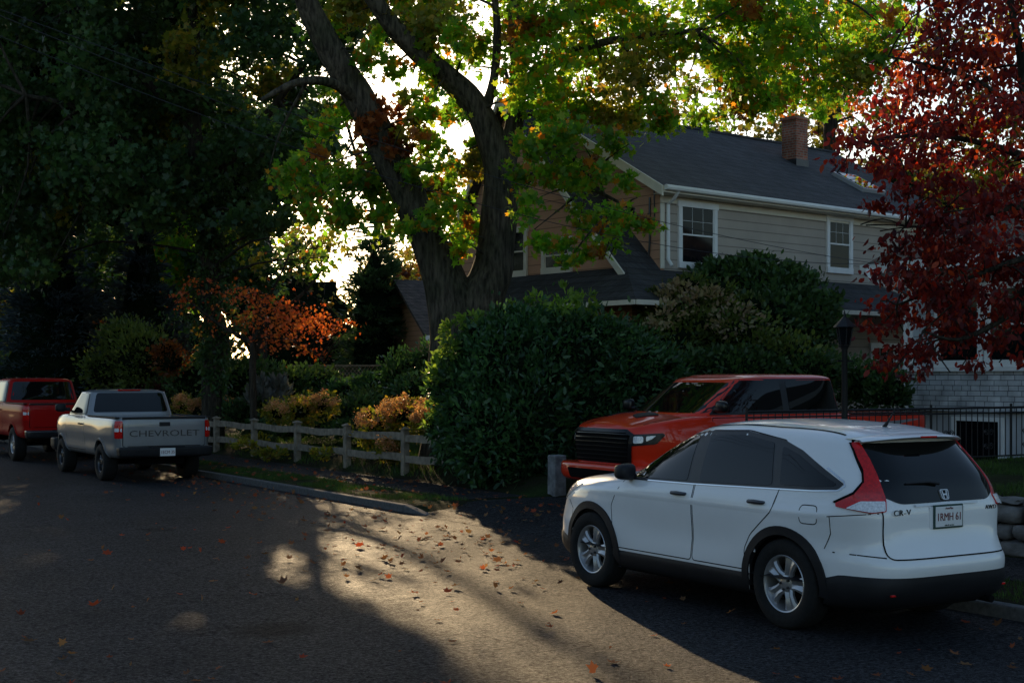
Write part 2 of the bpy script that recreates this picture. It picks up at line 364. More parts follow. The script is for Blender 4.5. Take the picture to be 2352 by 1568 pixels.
# ================================================================= VEHICLE TOOLS
def mono(keys,sub):
    K=np.array(keys,float); n=len(K); d=np.diff(K,axis=0); m=np.zeros_like(K)
    for i in range(1,n-1):
        a,b=d[i-1],d[i]; ok=(a*b)>0
        m[i]=np.where(ok,2*a*b/np.where(ok,a+b,1),0)
    m[0]=d[0]; m[-1]=d[-1]; out=[]
    for i in range(n-1):
        for j in range(sub):
            t=j/sub; h00=2*t**3-3*t**2+1;h10=t**3-2*t**2+t;h01=-2*t**3+3*t**2;h11=t**3-t**2
            out.append(h00*K[i]+h10*m[i]+h01*K[i+1]+h11*m[i+1])
    out.append(K[-1]); return np.array(out)
def perim(ns,ne):
    L=[]
    for i in range(ns): L.append((1,-1+2*i/ns))
    for i in range(ne): L.append((1-2*i/ne,1))
    for i in range(ns): L.append((-1,1-2*i/ns))
    for i in range(ne): L.append((-1+2*i/ne,-1))
    return L
def loft(keys,sub=6,ns=52,ne=22,deform=None,outset=0):
    R=mono(keys,sub); P=perim(ns,ne); v=[]; n=len(P)
    for z,yf,yr,w,nf,nr in R:
        c=(yf+yr)/2
        for a,b in P:
            e=nf if b>=0 else nr
            k=(abs(a)**e+abs(b)**e)**(-1/e)
            x=(w+outset)*a*k; y=c+((yf-c+outset) if b>=0 else (c-yr+outset))*b*k; zz=z
            if deform: x,y,zz=deform(x,y,zz)
            v.append((x,y,zz))
    f=[[i*n+k,i*n+(k+1)%n,(i+1)*n+(k+1)%n,(i+1)*n+k] for i in range(len(R)-1) for k in range(n)]
    f+=[list(range(n))[::-1],[(len(R)-1)*n+k for k in range(n)]]
    return v,f
def bvh_of(v,f): return BVHTree.FromPolygons([Vector(p) for p in v],f)
def cut(obj,cutters):
    for c in cutters:
        m=obj.modifiers.new('c','BOOLEAN'); m.object=c; m.operation='DIFFERENCE'; m.solver='EXACT'
    dg=bpy.context.evaluated_depsgraph_get(); me=bpy.data.meshes.new_from_object(obj.evaluated_get(dg))
    obj.modifiers.clear(); old=obj.data; obj.data=me; bpy.data.meshes.remove(old)
    for c in cutters: bpy.data.objects.remove(c)
def clear_arch(obj,ax,zc,R,xmin):
    bm=bmesh.new(); bm.from_mesh(obj.data); kill=[]
    for f in bm.faces:
        c=f.calc_center_median()
        if abs(c.x)>xmin and abs(f.normal.x)>.35 and min(math.hypot(c.y-y,c.z-zc) for y in ax)<R: kill.append(f)
    bmesh.ops.delete(bm,geom=kill,context='FACES'); bm.to_mesh(obj.data); bm.free(); return len(kill)
def cyl_cutter(y,z,R,x0,x1):
    mb=MB(); n=56
    v=[(x,y+R*math.cos(2*math.pi*(k+.37)/n),z+R*math.sin(2*math.pi*(k+.37)/n)) for x in (x0,x1) for k in range(n)]
    f=[[k,(k+1)%n,n+(k+1)%n,n+k] for k in range(n)]+[list(range(n))[::-1],[n+k for k in range(n)]]
    mb.add(v,f); return mb.obj('cutter',[])
def roundpoly(p,r,k=4):
    out=[];n=len(p)
    for i in range(n):
        a,b,c=Vector(p[i-1]),Vector(p[i]),Vector(p[(i+1)%n])
        rr=min(r,(a-b).length*.45,(c-b).length*.45)
        s=b+(a-b).normalized()*rr; e=b+(c-b).normalized()*rr
        for j in range(k+1):
            t=j/k; out.append(((1-t)**2*s+2*t*(1-t)*b+t*t*e))
    return [tuple(q) for q in out]
def pip(q,poly):
    c=False;n=len(poly);x,y=q
    for i in range(n):
        x1,y1=poly[i];x2,y2=poly[(i+1)%n]
        if (y1>y)!=(y2>y) and x<(x2-x1)*(y-y1)/(y2-y1)+x1: c=not c
    return c
FR={'left':((-3,0,0),(0,1,0),(0,0,1),(1,0,0)),'rear':((0,-3,0),(1,0,0),(0,0,1),(0,1,0)),'front':((0,9,0),(1,0,0),(0,0,1),(0,-1,0)),
    'rl':((-3/2**.5*1.0,-3/2**.5,0),(2**-.5,-2**-.5,0),(0,0,1),(2**-.5,2**-.5,0)),
    'top':((0,0,5),(1,0,0),(0,1,0),(0,0,-1))}
def fl_frame(L):
    s=2**-.5; return ((-3*s,L+3*s,0),(s,s,0),(0,0,1),(s,-s,0))
class Car:
    def __init__(s,root): s.root=root
    def proj(s,bvh,frame,a,b,off):
        O,U,V,D=[Vector(x) for x in (FR[frame] if isinstance(frame,str) else frame)]
        o=O+U*a+V*b; h=bvh.ray_cast(o,D)
        if h[0] is None:
            h=bvh.find_nearest(o+D*2.6)
        return h[0]-D*off
    def panel(s,bvh,frame,poly,off=.003,th=.02,r=.02,res=.06,m=0,mb=None,mirror=False,seam=0,sm=1,soff=.0012):
        mb=mb or MB(); D=Vector((FR[frame] if isinstance(frame,str) else frame)[3])
        P=roundpoly(poly,r) if r>0 else poly
        B=[]
        for i in range(len(P)):
            a,b=Vector(P[i]),Vector(P[(i+1)%len(P)]); k=max(1,int((b-a).length/res))
            for j in range(k): B.append(a+(b-a)*j/k)
        n=len(B); Bt=[tuple(q) for q in B]
        xs=[q[0] for q in Bt]; ys=[q[1] for q in Bt]; I=[]
        x=min(xs)+res*.5
        while x<max(xs):
            y=min(ys)+res*.5
            while y<max(ys):
                if pip((x,y),Bt) and min((q-Vector((x,y))).length for q in B)>res*.45: I.append(Vector((x,y)))
                y+=res
            x+=res
        rs=delaunay_2d_cdt(B+I,[(i,(i+1)%n) for i in range(n)],[],1,1e-5)
        V2,F=rs[0],rs[2]
        v=[s.proj(bvh,frame,q[0],q[1],off) for q in V2]
        rimn=len(v)
        rim=[s.proj(bvh,frame,q[0],q[1],off) for q in Bt]; rim2=[p+D*th for p in rim]
        f=[list(t) for t in F]
        v+=rim+rim2; f+=[[rimn+i,rimn+(i+1)%n,rimn+n+(i+1)%n,rimn+n+i] for i in range(n)]
        def put(v,f,mi): 
            mb.add(v,f,mi)
            if mirror: mb.add([(-p[0],p[1],p[2]) for p in v],[q[::-1] for q in f],mi)
        put([tuple(p) for p in v],f,m)
        if seam:
            w=seam; ov=[];of=[]
            for i in range(n):
                a,b,c=B[i-1],B[i],B[(i+1)%n]; d=(c-a).normalized(); nn=Vector((d.y,-d.x))
                if pip((b.x+nn.x*.002,b.y+nn.y*.002),Bt): nn=-nn
                ov+= [tuple(s.proj(bvh,frame,b.x-nn.x*.002,b.y-nn.y*.002,soff)),tuple(s.proj(bvh,frame,b.x+nn.x*w,b.y+nn.y*w,soff))]
            of=[[2*i,2*i+1,2*((i+1)%n)+1,2*((i+1)%n)] for i in range(n)]
            put(ov,of,sm)
        return mb
    def line(s,bvh,frame,pts,w,off=.0015,mb=None,m=0,mirror=False,res=.04):
        mb=mb or MB(); Q=[]
        for i in range(len(pts)-1):
            a,b=Vector(pts[i]),Vector(pts[i+1]); k=max(1,int((b-a).length/res))
            for j in range(k): Q.append(a+(b-a)*j/k)
        Q.append(Vector(pts[-1])); v=[]
        for i,q in enumerate(Q):
            d=(Q[min(i+1,len(Q)-1)]-Q[max(i-1,0)]).normalized(); nn=Vector((d.y,-d.x))*w/2
            v+=[tuple(s.proj(bvh,frame,q.x+nn.x,q.y+nn.y,off)),tuple(s.proj(bvh,frame,q.x-nn.x,q.y-nn.y,off))]
        f=[[2*i,2*i+1,2*i+3,2*i+2] for i in range(len(Q)-1)]
        mb.add(v,f,m)
        if mirror: mb.add([(-p[0],p[1],p[2]) for p in v],[q[::-1] for q in f],m)
        return mb
def wheel(root,x,y,R,w,rr,side,rimmat,style='five',zc=None):
    zc=R if zc is None else zc
    T=Matrix.Translation((x,y,zc))@Matrix.Diagonal((side,1,1,1))
    hub=MB(); hub.lathe([(-.05,.0),(-.05,rr*.82),(-.04,rr*.82),(w*.1,rr*.62),(w*.1,0)],28,0,T)
    o=hub.obj('wheel',[M['dark']],root,True)
    ty=MB(); ty.lathe([(-w*.42,rr*.97),(-w*.5,rr*1.08),(-w*.5,R*.93),(-w*.42,R*.985),(-w*.3,R),(w*.3,R),(w*.42,R*.985),(w*.5,R*.93),(w*.5,rr*1.12),(w*.43,rr*1.0),(w*.40,rr*.97)],56,0,T)
    ty.obj('tyre',[M['rubber']],o,True,sharp=50)
    rm=MB(); xo=w*.42
    rm.lathe([(xo*.98,rr*1.0),(xo*1.05,rr*.97),(xo*1.0,rr*.93),(xo*.75,rr*.89),(-xo*.6,rr*.86)],56,0,T)
    if style=='five': ns=5; wi,wo=.36,.62
    elif style=='six': ns=6; wi,wo=.24,.26
    else: ns=8; wi,wo=.16,.2
    for i in range(ns):
        a=2*math.pi*i/ns+.31
        A=Matrix.Rotation(a,4,'X')
        r0,r1=rr*.2,rr*.93; h0,h1=wi*rr*.62,wo*rr*.62
        rows=[]
        for t in (0,.35,.7,1):
            r=r0+(r1-r0)*t; h=h0*(1-.25*math.sin(math.pi*t))+(h1-h0)*t*t; xx=xo*(.72+.14*math.sin(math.pi*t*.9))
            rows.append([(xx-.035,-h,r),(xx-.012,-h,r),(xx,-h*.6,r),(xx+.002 if style!='five' else xx-.016,0,r),(xx,h*.6,r),(xx-.012,h,r),(xx-.035,h,r)])
        v=[T@(A@Vector(p)) for row in rows for p in row]; f=[[j*7+i2,j*7+i2+1,(j+1)*7+i2+1,(j+1)*7+i2] for j in range(3) for i2 in range(6)]
        f+=[list(range(7)),[21+q for q in range(7)][::-1]]
        rm.add(v,f,0)
    rm.lathe([(xo*.5,rr*.3),(xo*.74,rr*.28),(xo*.82,rr*.2),(xo*.86,rr*.12),(xo*.87,0)],28,0,T)
    for i in range(5):
        a=2*math.pi*i/5; T2=T@Matrix.Translation((xo*.78,math.cos(a)*rr*.2,math.sin(a)*rr*.2)); rm.lathe([(0,.011),(.018,.011),(.02,0)],8,1,T2)
    rm.obj('rim',[rimmat,M['dchrome']],o,True,sharp=30)
    return o
def plate_part(root,loc,txt,small=None,w=.305,h=.155,frame=True,inkm=None):
    x,y,z=loc; mb=MB()
    if frame: mb.box((x-w/2-.014,y-.004,z-h/2-.014),(x+w/2+.014,y+.012,z+h/2+.014),1)
    mb.box((x-w/2,y-.009,z-h/2),(x+w/2,y-.002,z+h/2),0)
    p=mb.obj('licence_plate',[M['plate'],M['greenink']],root,bevel=.003)
    text(txt,.085,(x,y-.011,z-.004),p,inkm or M['ink'],'plate_number',.0015,sx=.88)
    if small:
        text(small[0],.024,(x,y-.011,z+h/2-.014),p,M['ink'],'plate_lettering',.001)
        text(small[1],.018,(x,y-.011,z-h/2+.012),p,M['greenink'],'plate_lettering',.001)
    return p
def mirror_part(root,x,y,z,m,sx=.12,sy=.09,sz=.085,side=-1,arm=.1):
    bm=bmesh.new(); bmesh.ops.create_uvsphere(bm,u_segments=20,v_segments=12,radius=1)
    v=[]
    for p in bm.verts:
        q=p.co.copy(); e=.55
        q=Vector((math.copysign(abs(q.x)**e,q.x),math.copysign(abs(q.y)**.8,q.y),math.copysign(abs(q.z)**e,q.z)))
        v.append((x+side*(arm+sx)+q.x*sx,y+q.y*sy,z+q.z*sz*(1-.1*q.x*side)))
    f=[[a.index for a in fc.verts] for fc in bm.faces]; bm.free()
    mb=MB(); mb.add(v,f,0); mb.tube([(x,y,z-sz*.6),(x+side*(arm+.05),y,z-sz*.5)],.025,8,1)
    return mb.obj('wing_mirror',[m,M['black']],root,True,sharp=60)
# ================================================================= WHITE SUV
def suv():
    root=empty('parked_car','white compact SUV parked at the kerb beside the driveway','car',(8.79,7.45,0),group='vehicles parked along the street')
    root.scale=(1.0,1.035,1.03)
    C=Car(root)
    K=[(.21,4.28,.30,.78,5,6),(.25,4.40,.14,.845,5,6),(.34,4.50,.045,.885,4.8,6),(.46,4.53,.005,.900,4.6,5.6),(.58,4.53,.0,.905,4.5,5.4),(.66,4.52,.03,.900,4.4,5.4),
       (.74,4.50,.07,.898,4.3,5.6),(.85,4.45,.09,.907,4.2,6),(.94,4.36,.10,.908,4.0,6.5),(1.00,4.20,.11,.896,3.9,6.5),(1.05,3.90,.125,.880,3.8,6),(1.09,3.56,.14,.866,3.8,6),
       (1.12,3.28,.15,.855,4.2,6),(1.22,3.08,.185,.820,4.5,5.5),(1.34,2.86,.25,.775,4.6,5.2),(1.46,2.60,.33,.725,4.6,5),(1.54,2.40,.40,.68,4.5,5),(1.585,2.22,.47,.625,4.2,4.8),
       (1.615,2.0,.58,.54,4,4.5),(1.635,1.80,.75,.41,3.5,4),(1.645,1.55,.98,.22,3,3),(1.648,1.32,1.22,.05,2.5,2.5)]
    ya,yb,zc=.99,3.61,.355
    def deform(x,y,z):
        s=1 if x>=0 else -1
        fl=0
        for yy in (ya,yb):
            fl+=math.exp(-((y-yy)/.42)**2)
        fl*=max(0,1-((z-.66)/.34)**2) if abs(z-.66)<.34 else 0
        if abs(x)>.5: x+=s*.020*fl
        if abs(x)>.6: x-=s*.020*math.exp(-((z-.60)/.10)**2)*math.exp(-((y-2.25)/.8)**4)
        if abs(x)>.6: x+=s*.007*math.exp(-((z-.93)/.035)**2)*(1 if .5<y<3.9 else 0)
        if y<.4: y-=.02*math.exp(-((z-.55)/.07)**2)*(1-min(1,abs(x)/.95)**4)
        if y<.4: y+=.016*math.exp(-((z-.83)/.09)**2)*max(0,1-(abs(x)/.66)**6)
        if z>1.2 and y<2.1: z-=.055*((2.1-y)/1.6)**2*min(1,(z-1.2)/.3)
        if z>1.2 and y>2.1: z-=.02*((y-2.1)/.6)**2*min(1,(z-1.2)/.4)
        return x,y,z
    v,f=loft(K,5,60,34,deform); bv=bvh_of(v,f)
    mb=MB(); mb.add(v,f,0); body=mb.obj('body',[M['white_paint'],M['dark']],root,False)
    RA=.405
    cut(body,[cyl_cutter(yy,zc,RA,a,b) for yy in (ya,yb) for a,b in ((-1.2,-.58),(.58,1.2))])
    clear_arch(body,(ya,yb),zc,RA-.004,.68)
    for p in body.data.polygons:
        c=p.center
        d=min(math.hypot(c.y-yy,c.z-zc) for yy in (ya,yb))
        if d<RA+.002 and abs(c.x)<.93 or c.z<.225: p.material_index=1
        p.use_smooth=True
    body.data.set_sharp_from_angle(angle=math.radians(38))
    v2,f2=[],[]
    R=mono(K,10); zs=R[:,0]; P=perim(60,34); n=len(P)
    def at(z,a,b,out):
        yf,yr,w,nf,nr=[np.interp(z,zs[:120],R[:120,i]) for i in range(1,6)]; c=(yf+yr)/2; e=nf if b>=0 else nr; k=(abs(a)**e+abs(b)**e)**(-1/e)
        x=(w+out)*a*k; y=c+((yf-c+out) if b>=0 else (c-yr+out))*b*k; return deform(x,y,z)
    nr_=9
    for j in range(nr_):
        t=j/(nr_-1)
        for a,b in P:
            q=at(.4,a,b,0); y=q[1]
            zt=.40+.095*(1-min(1,max(0,(y-.42)/.35)))
            if y>3.9: zt=.40+.08*min(1,(y-3.9)/.4)
            z=.215+(zt-.215)*t; o=.012*min(1,(1-t)*6) if t>.8 else .012
            v2.append(at(z,a,b,o))
    f2=[[i*n+k,i*n+(k+1)%n,(i+1)*n+(k+1)%n,(i+1)*n+k] for i in range(nr_-1) for k in range(n)]
    f2+=[list(range(n))[::-1],[(nr_-1)*n+k for k in range(n)]]
    mb=MB(); mb.add(v2,f2,0); cl=mb.obj('lower_cladding',[M['black']],root)
    cut(cl,[cyl_cutter(yy,zc,RA,a,b) for yy in (ya,yb) for a,b in ((-1.2,-.58),(.58,1.2))])
    clear_arch(cl,(ya,yb),zc,RA-.004,.68)
    for p in cl.data.polygons: p.use_smooth=True
    cl.data.set_sharp_from_angle(angle=math.radians(38))
    for yy in (ya,yb):
        a0,a1=math.radians(-8),math.radians(188); ri,ro=RA-.012,RA+.058
        o=[(yy+ro*math.cos(a0+(a1-a0)*i/28),zc+ro*math.sin(a0+(a1-a0)*i/28)) for i in range(29)]+[(yy+ri*math.cos(a1+(a0-a1)*i/28),zc+ri*math.sin(a1+(a0-a1)*i/28)) for i in range(29)]
        C.panel(bv,'left',o,.016,.05,0,.05,mirror=True).objs('wheel_arch_trim',[M['black']],root,smooth=True,sharp=40)
    d1=[(3.22,.43),(3.26,.80),(3.10,1.06),(2.95,1.15),(2.62,1.36),(2.35,1.49),(2.12,1.53),(2.10,1.0),(2.12,.43)]
    d2=[(2.095,.43),(2.075,1.0),(2.095,1.53),(1.60,1.545),(1.12,1.48),(1.04,1.20),(1.10,.93),(1.36,.72),(1.43,.60),(1.43,.43)]
    for d,hy in ((d1,2.27),(d2,1.28)):
        do=C.panel(bv,'left',d,.0015,.012,.035,.07,mirror=True,seam=.009).objs('door',[M['white_paint'],M['dark']],root,smooth=True,sharp=40)
        h=MB()
        for sgn in (-1,1):
            p=C.proj(bv,'left',hy,.985,0); x=abs(p.x)
            h.tube([(sgn*(x-.01),hy+.095,.985),(sgn*(x+.028),hy+.07,.987),(sgn*(x+.034),hy,.989),(sgn*(x+.028),hy-.07,.987),(sgn*(x-.01),hy-.095,.985)],[.012,.017,.019,.017,.012],8)
        h.objs('door_handle',[M['dchrome']],do,smooth=True)
    wf=[(3.04,1.085),(2.95,1.165),(2.66,1.345),(2.42,1.445),(2.22,1.492),(2.20,1.10)]
    wr=[(2.04,1.10),(2.055,1.497),(1.62,1.512),(1.25,1.462),(1.15,1.14),(1.19,1.125)]
    wq=[(1.06,1.14),(1.14,1.44),(.93,1.375),(.68,1.255),(.49,1.175),(.52,1.158),(.70,1.145)]
    sur=[(3.12,1.07),(2.98,1.185),(2.66,1.375),(2.42,1.475),(2.18,1.527),(1.62,1.545),(1.16,1.49),(.92,1.415),(.65,1.285),(.43,1.18),(.47,1.135),(.70,1.118),(2.1,1.08)]
    C.panel(bv,'left',sur,.0045,.01,.02,.06,mirror=True).objs('window_surround',[M['satin']],root,smooth=True,sharp=60)
    C.line(bv,'left',[(3.12,1.066),(2.1,1.078),(.70,1.114),(.46,1.130),(.415,1.165),(.44,1.20),(.62,1.295)],.010,.009,mirror=True).objs('window_chrome_strip',[M['chrome']],root)
    for w in (wf,wr,wq): C.panel(bv,'left',w,.008,.006,.03,.06,mirror=True).objs('window',[M['glass']],root,smooth=True,sharp=60)
    C.panel(bv,'front',[(-.70,1.12),(-.54,1.50),(.54,1.50),(.70,1.12)],.004,.01,.05,.07).obj('windscreen',[M['glass']],root,True)
    tg=[(-.655,.635),(-.66,1.0),(-.70,1.16),(-.63,1.40),(-.57,1.515),(.57,1.515),(.63,1.40),(.70,1.16),(.66,1.0),(.655,.635)]
    tgo=C.panel(bv,'rear',tg,.006,.012,.05,.05,seam=.010,soff=.005).obj('tailgate',[M['white_paint'],M['dark']],root,True,sharp=40)
    C.panel(bv,'rear',[(-.56,1.485),(.56,1.485),(.625,1.33),(.672,1.16),(.655,1.10),(.50,1.035),(-.50,1.035),(-.655,1.10),(-.672,1.16),(-.625,1.33)],.010,.012,.05,.06).obj('rear_window',[M['glass']],tgo,True,sharp=60)
    C.line(bv,'rear',[(-.36,1.022),(0,1.028),(.36,1.022)],.02,.022).obj('chrome_strip',[M['badge']],tgo)
    y0=C.proj(bv,'rear',0,.92,0).y-.006
    mb=MB(); mb.box((-.20,y0-.006,.835),(.20,y0+.03,1.005),0); mb.obj('plate_recess',[M['white_paint']],tgo,bevel=.006)
    plate_part(root,(0,y0-.014,.925),'1RMH 61',('AutoMax','sales & service'))
    ze=.785; ye=C.proj(bv,'rear',.12,ze,0).y-.006
    mb=MB(); mb.box((.03,ye-.004,.735),(.17,ye+.02,.765),0); mb.obj('tailgate_handle',[M['dchrome']],tgo,bevel=.004)
    ez=1.09; pa,pb=C.proj(bv,'rear',0,ez-.05,.017),C.proj(bv,'rear',0,ez+.05,.017); U_=Vector((1,0,0)); V_=(pb-pa).normalized(); N_=U_.cross(V_); O_=(pa+pb)/2
    mb=MB(); oo=roundpoly([(-.050,.041),(.050,.041),(.038,-.041),(-.038,-.041)],.018,3); ii=[(a*.84,b*.84) for a,b in oo]; n=len(oo)
    P3=lambda a,b,c:O_+U_*a+V_*b+N_*c
    vv=[P3(a,b,.006) for a,b in oo]+[P3(a,b,.006) for a,b in ii]+[P3(a,b,-.006) for a,b in oo]+[P3(a,b,-.006) for a,b in ii]
    ff=[[i,(i+1)%n,n+(i+1)%n,n+i] for i in range(n)]+[[i,(i+1)%n,2*n+(i+1)%n,2*n+i] for i in range(n)]+[[n+i,n+(i+1)%n,3*n+(i+1)%n,3*n+i] for i in range(n)]
    mb.add(vv,ff,0)
    for sx in (-1,1): mb.prism([(sx*.029,.032),(sx*.018,.032),(sx*.012,-.032),(sx*.022,-.032)],O_,U_,V_,N_,.006)
    mb.prism([(-.017,-.006),(.017,-.006),(.017,.006),(-.017,.006)],O_,U_,V_,N_,.0055); mb.obj('emblem',[M['badge']],tgo)
    yt=C.proj(bv,'rear',-.5,.98,0).y-.006
    text('CR-V',.062,(-.50,yt-.006,.972),tgo,M['dchrome'],'badge_lettering',.003,sx=1.25,sp=1.15)
    text('AWD',.044,(.53,yt-.006,.972),tgo,M['dchrome'],'badge_lettering',.003,sx=1.15,sp=1.15)
    tl=[(-.80,1.49),(-.758,1.38),(-.716,1.29),(-.712,1.20),(-.785,1.115),(-.925,1.040),(-.925,1.012),(-.66,.972),(-.545,.985),(-.545,1.07),(-.572,1.15),(-.610,1.26),(-.660,1.37),(-.735,1.495)]
    t1=C.panel(bv,'rl',tl,.016,.03,.012,.03); t1.obj('tail_light',[M['redlens']],root,True,sharp=40); t1.flip().obj('tail_light',[M['redlens']],root,True,sharp=40)
    C.panel(bv,'rl',[(-.555,1.065),(-.552,.993),(-.66,.982),(-.85,1.006),(-.74,1.062)],.038,.034,.012,.03,mirror=True).objs('reversing_light',[M['clearlens']],root,smooth=True)
    C.panel(bv,'rl',[(-.815,1.49),(-.771,1.38),(-.728,1.29),(-.725,1.205),(-.795,1.125),(-.945,1.046),(-.93,1.036),(-.785,1.110),(-.708,1.20),(-.712,1.29),(-.754,1.38),(-.795,1.49)],.017,.014,0,.04,mirror=True).objs('tail_light_gasket',[M['dark']],root,smooth=True)
    C.panel(bv,'left',[(.62,.86),(.62,1.0),(.79,1.0),(.79,.86)],.001,.01,.04,.05,seam=.006).obj('fuel_flap',[M['white_paint'],M['dark']],root,True)
    C.line(bv,'rear',[(-.85,.66),(-.668,.642)],.009,.005,mirror=True).objs('bumper_gap',[M['dark']],root)
    C.line(bv,'left',[(.52,.93),(.30,.955),(.12,.975)],.007,.002,mirror=True).objs('bumper_gap',[M['dark']],root)
    C.line(bv,'left',[(.56,.68),(.50,.80),(.50,.93)],.007,.002,mirror=True).objs('bumper_gap',[M['dark']],root)
    C.line(bv,'left',[(4.0,.45),(3.98,.72),(4.10,.80)],.007,.002,mirror=True).objs('bumper_gap',[M['dark']],root)
    for sx in (-1,1):
        yy=C.proj(bv,'rear',sx*.62,.36,0).y; mb=MB(); mb.box((sx*.62-.04,yy-.018,.355),(sx*.62+.04,yy,.370),0); mb.obj('reflector',[M['redlens']],root,bevel=.003)
    F=fl_frame(4.5)
    def U(x,y): return (Vector((x,y,0))-Vector(F[0])).dot(Vector(F[1]))
    ua,ub=U(-.905,3.95),U(-.60,4.45)
    h1=C.panel(bv,F,[(ua,.97),(ua+.10,.985),(ub,.90),(ub,.80),(ub-.2,.79),(ua+.18,.86)],.008,.02,.02,.05)
    h1.obj('headlight',[M['clearlens']],root,True); h1.flip().obj('headlight',[M['clearlens']],root,True)
    C.panel(bv,'front',[(-.5,.74),(-.52,.88),(.52,.88),(.5,.74)],.008,.02,.03,.06).obj('grille',[M['black']],root,True)
    mb=MB(); v=[];nn=17
    for j,(dy,dz) in enumerate([(.44,1.53),(.30,1.522),(.275,1.508),(.30,1.494),(.44,1.478)]):
        for i in range(nn):
            a=-1+2*i/(nn-1); v.append((a*(.60-.02*(j in(1,2,3))),dy+.16*abs(a)**3,dz+.022-.035*abs(a)**2.5))
    f=[[j*nn+i,j*nn+i+1,(j+1)*nn+i+1,(j+1)*nn+i] for j in range(4) for i in range(nn-1)]
    mb.add(v,f,0); mb.obj('roof_spoiler',[M['white_paint']],root,True,sharp=60)
    mb=MB(); mb.box((-.09,.268,1.522),(.09,.280,1.535),0); mb.obj('brake_light',[M['redlens']],root)
    C.line(bv,'top',[(-.56,.62),(-.60,1.3),(-.60,2.0),(-.55,2.35)],.018,.004,mirror=True).objs('roof_seam',[M['dark']],root)
    zt=C.proj(bv,'top',0,.72,0).z; mb=MB(); mb.tube([(0,.74,zt-.01),(0,.68,zt+.06),(0,.60,zt+.17)],[.02,.008,.004],8); mb.obj('aerial',[M['black']],root,True)
    ys=C.proj(bv,'rear',0,1.16,0).y-.005; mb=MB(); mb.tube([(-.05,ys-.02,1.175),(-.16,ys-.018,1.19),(-.40,ys-.0,1.185)],[.014,.011,.007],6); mb.obj('rear_wiper',[M['black']],root,True)
    for sd in (-1,1):
        mirror_part(root,sd*.80,3.02,1.13,M['black'],.095,.085,.075,sd,.03)
        for yy in (ya,yb): wheel(root,sd*.785,yy,.358,.225,.232,sd,M['alloy'],'five')
    mb=MB(); mb.box((-.6,.3,.2),(.6,4.2,.34)); mb.tube([(.45,.3,.27),(.45,.03,.26)],.03,12); mb.obj('underbody',[M['dark']],root)
suv()
